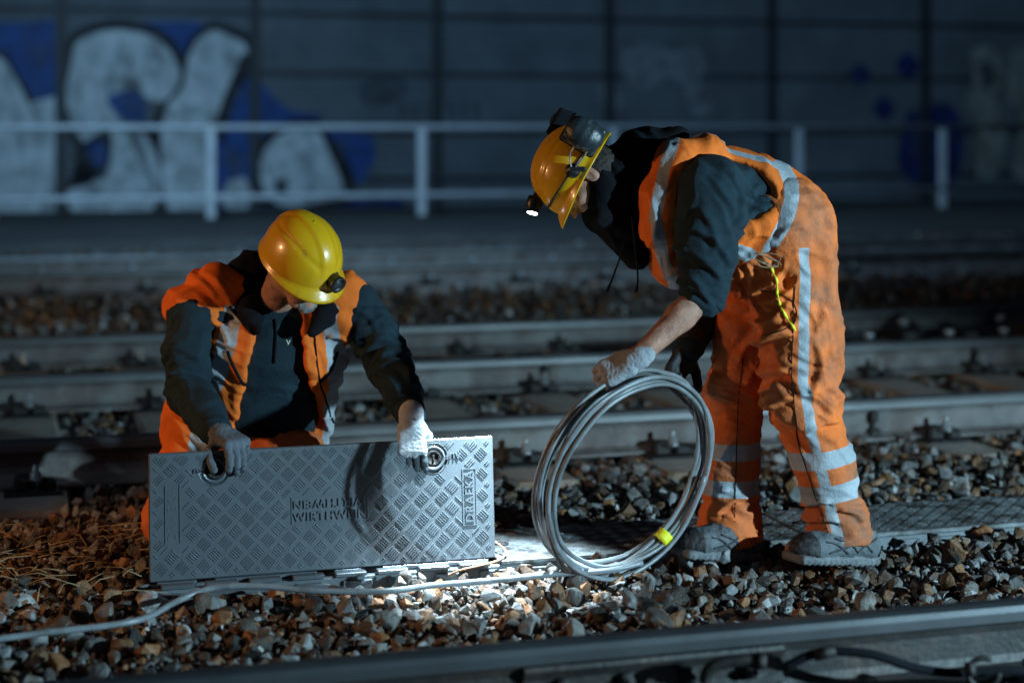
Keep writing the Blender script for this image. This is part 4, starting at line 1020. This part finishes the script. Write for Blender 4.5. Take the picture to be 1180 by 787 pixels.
# yellow strap hanging from the pocket
m = MB(); q = snap(tr, bB_, [P(889, 308, 4.9), P(895, 325, 4.9), P(897, 345, 4.9), P(904, 362, 4.9), P(916, 381, 4.9)], .006); m.tube(q, [.0035+.0018*math.sin(i*1.1) for i in range(len(q))], 6); m.build('yellow_strap', M['yellow_tape'], tr, off=bB_)
m = MB(); c_ = P(883, 300, 4.87)
for k in range(6):
    q = [c_+np.array([.035*math.sin(k*1.9+t*3)+.01*t, -.01+.004*k, .02*math.cos(k*2.3+t*2.2)]) for t in np.linspace(-.6, .9, 9)]; m.tube(q, .0012, 5)
m.build('loose_thread', M['twig'], tr, off=bB_)
# helmet with lamp and ear defenders
hh = helmet(pB, hc, s_, f_, u_, bB_)
m = MB(); m.lathe([(.022, 0), (.024, .008), (.024, .030), (.019, .036), (.017, .046)], LB(0, .126, .098), f_*.25-u_*.25+np.array([-.35, -.25, -.75]), 20); 
ld = f_*.25-u_*.25+np.array([-.35, -.25, -.75]); ld /= np.linalg.norm(ld)
m.box(LB(0, .120, .094), (.04, .03, .03), ax=[s_, f_, u_], bev=.005); hl = m.build('headlamp', M['black_plastic'], pB, off=bB_)
lampP = LB(0, .126, .098)+ld*.048
m = MB(); m.lathe([(.0155, -.001), (.0155, .003), (.012, .0045), (.001, .005)], lampP-ld*.002, ld, 18); m.build('headlamp_lens', M['led'], hl, off=bB_)
m = MB(); q = [LB(.1125*math.sin(t), .1345*math.cos(t), .043+.010*math.cos(t)) for t in np.linspace(-math.pi, math.pi, 49)]
for z0 in (0, .008): pass
m.tube(q, .0035, 6); m.build('lamp_strap', M['black_plastic'], hl, off=bB_)
def muff(center, axis, nm='ear_defender'):
    axis = np.asarray(axis, float); axis /= np.linalg.norm(axis)
    t = np.cross(axis, u_); t /= np.linalg.norm(t); w = np.cross(t, axis)
    fl = Field(center-.08, center+.08, .0035); fl.ell(center+axis*.010, (.034, .047, .058), .01, [axis, t, w]); fl.rbox(center-axis*.010, (.012, .044, .054), .009, .006, [axis, t, w])
    b = garment(nm, fl, M['muff'], pB, bB_, lambda V: .0005*np.sin(((V-center)@w)*260)*(((V-center)@axis) > .0))
    fl = Field(center-.08, center+.08, .0035); fl.rbox(center-axis*.024, (.010, .046, .056), .009, .006, [axis, t, w]); garment('cushion', fl, M['black_cloth'], b, bB_)
    return b
mp = P(673, 155, 4.92); mu = muff(mp, (.10, -1, .12)); muff(P(655, 147, 5.18), (-.05, 1, .2))
m = MB(); pv = P(660, 197, 4.93)
m.lathe([(.020, 0), (.022, .004), (.020, .014), (.012, .018)], pv+np.array([0, .014, 0]), (0, -1, 0), 20); m.box(pv+np.array([.012, .0, .004]), (.05, .02, .016), bev=.004); m.build('pivot', M['black_plastic'], mu, off=bB_)
m = MB()
for dx in (-.016, .016): m.tube(sp([pv+np.array([dx*.3, -.004, .006]), (pv+mp)/2+np.array([dx*1.4, -.012, 0]), mp+np.array([dx*.5, -.034, -.012])], 6), .0022, 6)
m.build('wire_arm', M['zinc'], mu, off=bB_)
m = MB(); m.tube(sp([P(655, 160, 5.17), P(650, 190, 5.18), P(662, 200, 5.175)], 6), .003, 6); m.build('wire_arm', M['black_plastic'], mu, off=bB_)
# gloves
def cuffmask(W, Fd, S, N): return lambda V, Nn: .0*V[:, 0]-1
g1 = hand_mesh('glove', wr_n+np.array([-.002, -.004, .0]), (-.86, .03, -.42), (-.22, -.74, .62), -1, [(34, 58, 40), (38, 62, 42), (40, 64, 42), (42, 64, 42)], [(.55, .62, -.5, .042), (.8, .1, -.7, .034), (.7, -.1, -.7, .028)], M['glove_grey'], pB, bB_, cuff=(.012, -.012, .034, .033))
m = MB(); 
fg = Field(P(729, 440, 4.97)-.09, P(729, 440, 4.97)+.09, .003); fg.chain([P(716, 432, 4.985), P(728, 446, 4.975), P(722, 455, 4.975)], [.026, .024, .014], .02, n=(0, 1, 0), q=.6); fg.cone(P(738, 428, 4.98), P(728, 448, 4.98), .018, .018, .02)
hand_mesh('glove', wr_f, (-.45, -.35, -.80), (-.5, .75, .3), -1, [(30, 50, 35)]*4, [(.6, .6, -.4, .04), (.8, .1, -.6, .033), (.8, -.1, -.6, .028)], M['glove_black'], pB, bB_, cuff=(.03, -.0, .046, .044))
shoe(pB, P(1000, 650, 5.09)*1.0+np.array([0, 0, 0.005]), P(913, 652, 4.94)+np.array([0, 0, .012]), bB_)
shoe(pB, P(866, 645, 5.17)+np.array([0, 0, .005]), P(783, 645, 5.04)+np.array([0, 0, .01]), bB_)

# ------------------------------------------------------------------ kneeling worker
bA_ = np.array([-.82, 5.5, 0.])
pA = thing('person', 'kneeling worker in yellow helmet and open orange vest holding the opened duct cover', 'person', bA_, 'railway workers')
hcA = P(346, 303, 5.20); sA, fA, uA = frame((.58, -.50, -.58), (.704, .638, .154))
if uA[2] < 0: uA = -uA
LA = local(hcA, sA, fA, uA)
shR, elR, wrR = P(224, 362, 5.35), P(218, 450, 5.25), P(250, 499, 5.0)
shL, elL, wrL = P(408, 354, 5.38), P(448, 420, 5.30), P(475, 479, 5.115)
xs = np.arange(-1.35, -.15, .0065)
xs = np.concatenate([np.arange(-1.35, -.78, .009), np.arange(-.78, -.50, .0038), np.arange(-.50, -.15, .008)]); ys = np.concatenate([np.arange(4.9, 5.02, .008), np.arange(5.02, 5.36, .004), np.arange(5.36, 6.2, .009)]); zz = np.concatenate([np.arange(-.02, .70, .009), np.arange(.70, 1.06, .0038)])
fb = Field(None, None, 0, [xs, ys, zz])
pel = np.array([-.86, 5.68, .34]); knR = np.array([-1.035, 5.29, .07]); knL = np.array([-.62, 5.26, .07]); ftR = np.array([-1.02, 5.72, .06]); ftL = np.array([-.70, 5.74, .06])
fb.chain([pel, P(292, 490, 5.5), P(312, 400, 5.42), P(318, 355, 5.40)], [.11, .11, .12, .07], .04, n=(1, 0, 0), q=1.3)
fb.chain([P(318, 352, 5.38), LA(0, -.035, -.07)], [.06, .056], .03)
for sh, el, wr in ((shR, elR, wrR), (shL, elL, wrL)): fb.cone(P(315, 365, 5.4), sh, .06, .055, .03); fb.chain([sh, el, wr], [.05, .04, .025], .02)
for kn, ft_, sg in ((knR, ftR, -1), (knL, ftL, 1)): fb.cone(pel+np.array([sg*.09, 0, -.02]), kn+Z3*.02, .08, .05, .03); fb.cone(kn, ft_, .05, .04, .02)
head_into(fb, hcA, sA, fA, uA)
garment('body', fb, M['skin'], pA, bA_, disp=lambda V: .0009*perlin(V*55)+.0006*perlin(V*140))
eyes(pA, hcA, sA, fA, uA, bA_)
fl = Field(hcA-.16, hcA+.16, .0036); A3 = [sA, fA, uA]
fl.ell(LA(0, .086, -.102), (.027, .020, .022), .01, A3); fl.cone(LA(-.024, .094, -.046), LA(.024, .094, -.046), .006, .006, .008); fl.cone(LA(-.030, .078, -.085), LA(-.015, .085, -.1), .010, .012, .012); fl.cone(LA(.030, .078, -.085), LA(.015, .085, -.1), .010, .012, .012)
garment('beard', fl, M['hair_grey'], pA, bA_, disp=lambda V: .0028*perlin(V*130)+.002*perlin(V*260))
fl = Field(hcA-.16, hcA+.16, .004); fl.ell(LA(0, -.035, -.0), (.081, .085, .07), .01, A3); garment('hair', fl, M['hair_grey'], pA, bA_, disp=lambda V: .002*perlin(V*150))
# trousers
ft = Field((-1.30, 5.05, -.05), (-.35, 6.1, .62), .0075)
ft.chain([pel+Z3*.02, P(292, 520, 5.52)], [.16, .15], .04, n=(1, 0, 0), q=1.2); ft.cone(P(300, 528, 5.40), P(345, 535, 5.36), .11, .10, .04)
for kn, fo_, sg in ((knR, ftR, -1), (knL, ftL, 1)): ft.cone(pel+np.array([sg*.10, -.02, -.03]), kn+Z3*.02, .12, .082, .05); ft.cone(kn, fo_, .078, .075, .04)
garment('trousers', ft, M['orange_trousers'], pA, bA_, lambda V: .008*folds(V, (.3, .6, .6), 20, 7, 51.))
shoe(pA, ftR+np.array([-.0, .07, -.03]), ftR+np.array([-.02, -.0, -.03])+np.array([0, .30, 0]), bA_); shoe(pA, ftL+np.array([0, .07, -.03]), ftL+np.array([.02, .37, -.03]), bA_)
# hoodie
fh = Field((-1.28, 4.93, .22), (-.20, 5.75, .98), .0060)
fh.chain([P(290, 530, 5.5), P(300, 470, 5.46), P(312, 405, 5.42), P(318, 362, 5.40)], [.135, .142, .145, .095], .04, n=(1, 0, 0), q=1.25)
for sh, el, wr, out in ((shR, elR, wrR, (-.012, .0, 0)), (shL, elL, wrL, (.012, .0, 0))):
    fh.cone(P(315, 368, 5.42), sh, .08, .074, .04); mid = bend(sh, el, .5, out)
    fh.chain([sh, mid, el, bend(el, wr, .6, (0, 0, .003)), wr+(el-wr)*.06], [.080, .072, .064, .055, .045], .025)
    e = (wr-el)/np.linalg.norm(wr-el); fh.cone(wr-e*.035, wr-e*.002, .0415, .0385, .004)
def hA(V):
    def wgt(p, r): return np.exp(-(np.linalg.norm(V-p, axis=1)/r)**2)
    g = .004*folds(V, (.2, .1, 1), 14, 7, 61.)
    for el, wr, sh, sd in ((elR, wrR, shR, 1.), (elL, wrL, shL, 4.)):
        e = (wr-sh); e = e/np.linalg.norm(e); g += .011*wgt(el, .12)*folds(V, e, 30, 7, 62.+sd)+.008*wgt(bend(sh, el, .4, (0, 0, 0)), .10)*folds(V, e+np.array([.4, 0, 0]), 24, 6, 65.+sd)+.005*wgt(wr, .07)*folds(V, e, 42, 9, 70.)
    return g+.0007*perlin(V*80)+crease(V, [(425, 392, 462, 408, .007, .012), (438, 412, 474, 432, .009, .012), (430, 430, 462, 446, .008, .010), (455, 452, 482, 456, .006, .008), (196, 430, 232, 455, .009, .012), (192, 452, 228, 478, .009, .012), (200, 400, 235, 425, .007, .012), (405, 360, 432, 382, .006, .012)], 5.25)
garment('hoodie', fh, M['hoodie'], pA, bA_, hA)
# collar / hood
fo = Field((-1.05, 5.05, .55), (-.42, 5.62, 1.06), .0058)
fo.chain([P(286, 312, 5.42), P(278, 345, 5.42)], [.062, .065], .03); fo.chain([P(282, 325, 5.44), P(318, 318, 5.50), P(360, 330, 5.45)], [.07, .085, .06], .03)
fo.chain([P(288, 340, 5.36), P(288, 362, 5.30), P(298, 380, 5.25)], [.048, .034, .014], .02); fo.chain([P(372, 345, 5.36), P(376, 362, 5.29), P(360, 382, 5.24)], [.046, .034, .014], .02)
garment('hood', fo, M['black_cloth'], pA, bA_, lambda V: .007*folds(V, (.3, .2, 1), 20, 8, 81.))
# vest
fv = Field((-1.30, 5.02, .24), (-.30, 5.86, 1.0), .0058)
fv.chain([P(288, 540, 5.52), P(298, 470, 5.47), P(312, 405, 5.41), P(318, 362, 5.40)], [.172, .168, .166, .110], .04, n=(1, 0, 0), q=1.38)
fv.chain([P(285, 348, 5.42), P(252, 342, 5.39), P(224, 356, 5.37)], [.085, .102, .094], .03); fv.chain([P(370, 352, 5.42), P(392, 350, 5.39), P(396, 366, 5.37)], [.085, .098, .088], .03)
fv.chain([P(215, 470, 5.42), P(214, 530, 5.44)], [.07, .085], .05)
zt, zb = P(0, 350, 5.28)[2], P(0, 518, 5.28)[2]
xl = lambda z: np.interp(z, [zb, zt], [P(264, 0, 5.28)[0], P(302, 0, 5.28)[0]]); xr = lambda z: np.interp(z, [zb, .5, zt], [P(372, 0, 5.28)[0], P(356, 0, 5.28)[0], P(343, 0, 5.28)[0]])
fv.cut(lambda x, y, z: np.maximum(np.maximum(xl(z)-x, x-xr(z)), y-5.45), .012)
fv.cone(P(338, 318, 5.15), P(318, 338, 5.46), .10, .06, .02, mode='-')
fv.cone(P(206, 384, 5.31), P(200, 440, 5.24), .055, .066, .02, mode='-'); fv.cone(P(438, 396, 5.32), P(454, 434, 5.26), .048, .056, .02, mode='-')
def vA(V):
    def wgt(p, r): return np.exp(-(np.linalg.norm(V-p, axis=1)/r)**2)
    return crease(V, [(240, 372, 262, 400, .008, .009), (232, 392, 252, 410, .008, .008), (378, 392, 398, 398, .010, .008), (368, 455, 385, 470, .008, .010), (230, 430, 262, 445, .007, .010), (205, 325, 245, 345, .009, .012), (225, 318, 262, 350, .008, .012), (360, 400, 372, 440, .006, .010), (380, 430, 366, 500, .006, .010)], 5.25)+.008*folds(V, (.55, .1, .8), 17, 6, 91.)+.008*wgt(P(240, 400, 5.3), .14)*folds(V, (.4, 0, .9), 30, 7, 95.)+.007*wgt(P(385, 440, 5.3), .12)*folds(V, (.2, 0, 1), 28, 7, 97.)+.0007*perlin(V*80)
def mA(V, N):
    z = V[:, 2]; zz_ = [P(0, y, 5.28)[2] for y in (525, 480, 440, 400, 370, 330)]
    s1 = .030-np.abs(V[:, 0]-np.interp(z, zz_, [P(x, 0, 5.28)[0] for x in (222, 232, 248, 262, 268, 272)])); s2 = .026-np.abs(V[:, 0]-np.interp(z, zz_, [P(x, 0, 5.28)[0] for x in (372, 380, 386, 384, 378, 384)]))
    s = np.maximum(s1, s2); s = np.where((N[:, 1] < .25) & (z < P(0, 352, 5.28)[2]), s, -.02); return s
vt = garment('safety_vest', fv, M['orange_vest'], pA, bA_, vA, mA)
# zips, drawstrings, small chest print
for pts in ([P(259, 408, 5.2), P(268, 428, 5.2), P(279, 450, 5.2)], [P(383, 414, 5.2), P(376, 434, 5.2), P(364, 446, 5.2)]): seam_on(pA, vt, bA_, pts, .0055, nm='pocket_zip')
for pts in ([P(298, 372, 5.2), P(290, 420, 5.2), P(276, 470, 5.2), P(264, 512, 5.2)], [P(356, 372, 5.2), P(362, 420, 5.2), P(368, 470, 5.2), P(378, 514, 5.2)]): seam_on(pA, vt, bA_, pts, .003, nm='zip')
seam_on(pA, vt, bA_, [P(258, 357, 5.2), P(272, 372, 5.2), P(292, 390, 5.2)], .006, nm='shoulder_strap')
hoo = [o for o in bpy.data.objects if o.name.startswith('hoodie') and o.parent == pA][0]
for pts in ([P(312, 372, 5.2), P(314, 395, 5.2), P(313, 422, 5.2)], [P(342, 372, 5.2), P(341, 395, 5.2), P(341, 418, 5.2)]):
    q = snap(hoo, bA_, pts, .004)
    if len(q) > 2: m = MB(); m.tube(q, .0035, 6); m.build('drawstring', M['black_cloth'], hoo, off=bA_)
q = snap(hoo, bA_, [P(328, 399, 5.2), P(329, 399, 5.2), P(330, 399, 5.2)], .004)
if q:
    fr = Matrix(((1, 0, 0), (0, 0, -1), (0, 1, 0))); text('V', .020, tuple(q[0]-bA_), 0, hoo, 'white_print', .0006, .0006, fr)
# helmet + lamp
helmet(pA, hcA, sA, fA, uA, bA_)
m = MB(); lc = LA(.014, .130, .045); la = fA*.9+uA*.1; la /= np.linalg.norm(la)
m.lathe([(.021, -.012), (.0235, .0), (.0235, .022), (.026, .026), (.026, .036), (.020, .038), (.017, .030)], lc, la, 20); m.box(lc-la*.008, (.045, .02, .04), ax=[sA, fA, uA], bev=.005); hl = m.build('headlamp', M['black_plastic'], pA, off=bA_)
m = MB(); m.lathe([(.016, .0), (.014, .003), (.001, .004)], lc+la*.030, la, 16); m.build('headlamp_lens', M['muff'], hl, off=bA_)
# gloves: right hand comes over the edge, left hand hangs straight down in front
def tipmask(W, Fd, S, N):
    return lambda V, Nn: ((V-W)@Fd)-.112+.010*np.abs(((V-W)@S)/.04)+.012*perlin(V*60)
def palmmask(W, Fd, S, N):
    return lambda V, Nn: np.where((Nn@N) < -.25, .01, -.01)*1.0+.005*perlin(V*70)
hand_mesh('glove', P(474, 484, 5.085), (.03, -.20, -.98), (.05, -.98, .2), 1, [(10, 16, 10), (12, 20, 12), (12, 20, 12), (10, 18, 10)], [(.6, .5, -.75, .045), (.8, -.1, -.6, .034), (.8, 0, -.4, .027)], M['glove_dip'], pA, bA_, spread=.08, cuff=(.02, -.008, .037, .036), mask=tipmask)
hand_mesh('glove', P(254, 499, 4.985), (.62, -.72, -.20), (.12, -.20, .95), -1, [(46, 34, 14), (52, 30, 14), (54, 28, 14), (56, 26, 14)], [(.5, .7, -.5, .042), (.8, .35, -.7, .034), (.8, .1, -.6, .028)], M['glove_dark'], pA, bA_, spread=.09, cuff=(.02, -.008, .036, .035), mask=palmmask)

# ------------------------------------------------------------------ lights
def spot(name, loc, target, energy, color, size, blend=.4, radius=.05):
    l = bpy.data.lights.new(name, 'SPOT'); l.energy = energy; l.color = color; l.spot_size = R(size); l.spot_blend = blend; l.shadow_soft_size = radius
    o = bpy.data.objects.new(name, l); COL.objects.link(o); o.location = Vector(loc)
    d = Vector(target)-Vector(loc); o.rotation_euler = d.to_track_quat('-Z', 'Y').to_euler(); return o
spot('floodlight_right', (4.7, 2.1, 1.25), (.0, 5.3, .5), 1750, (.52, .84, 1.0), 92, .5, .05)
spot('work_lamp_left', (-3.7, 4.3, 1.45), (-.8, 5.3, .70), 170, (1.0, .50, .20), 54, .5, .07)
spot('headlamp_beam', lampP+ld*.02, (-.05, 4.96, 0.), 640, (.66, .88, 1.0), 52, 1., .012)
spot('wall_fill', (-3.5, 9, 6.5), (1., 28, 1.9), 5400, (.34, .64, .95), 95, .9, .2)  # added fill, unseen, brightens the barrier wall and railing
spot('track_fill', (-5.5, 3.4, 4.2), (-1.2, 8.2, .0), 140, (.62, .84, 1.0), 50, .9, .1)  # cool fill added out of view to lift the middle rails at left
spot('stone_fill', (-5.5, 9.0, 2.6), (0., 12.6, .0), 130, (1.0, .74, .5), 100, .9, .15)  # warm fill added out of view for the heaped far stones
su = bpy.data.lights.new('blue_fill', 'SUN'); su.energy = .04; su.angle = R(4); su.color = (.5, .74, 1.0)  # faint blue fill added from behind the camera
o = bpy.data.objects.new('blue_fill', su); COL.objects.link(o); o.rotation_euler = (R(62), 0, R(-25))
w = bpy.data.worlds.new('World'); sc.world = w; w.use_nodes = True; nt = w.node_tree
sky = nt.nodes.new('ShaderNodeTexSky'); sky.sky_type = 'NISHITA'; sky.sun_disc = False; sky.sun_elevation = R(6); sky.sun_rotation = R(150); sky.altitude = 300; sky.air_density = 1.; sky.dust_density = .2; sky.ozone_density = 5.
bg = nt.nodes['Background']; nt.links.new(sky.outputs[0], bg.inputs[0]); bg.inputs[1].default_value = .0050

# ------------------------------------------------------------------ camera
cam = bpy.data.cameras.new('camera'); co_ = bpy.data.objects.new('camera', cam); COL.objects.link(co_); sc.camera = co_
co_.location = (0, 0, H); co_.rotation_euler = (R(90), 0, 0); cam.sensor_width = 36; cam.lens = FPX/1180*36; cam.shift_y = -(393.5-145)/1180
cam.clip_end = 500; cam.clip_start = .05
cam.dof.use_dof = True; cam.dof.focus_distance = 5.03; cam.dof.aperture_fstop = 1.35
sc.view_settings.view_transform = 'Standard'; sc.view_settings.look = 'None'; sc.view_settings.exposure = 0; sc.view_settings.gamma = 1
sc.render.engine = 'CYCLES'; sc.cycles.use_denoising = True; sc.cycles.max_bounces = 5; sc.cycles.sample_clamp_indirect = 4
try: sc.cycles.denoiser = 'OPENIMAGEDENOISE'
except Exception: pass
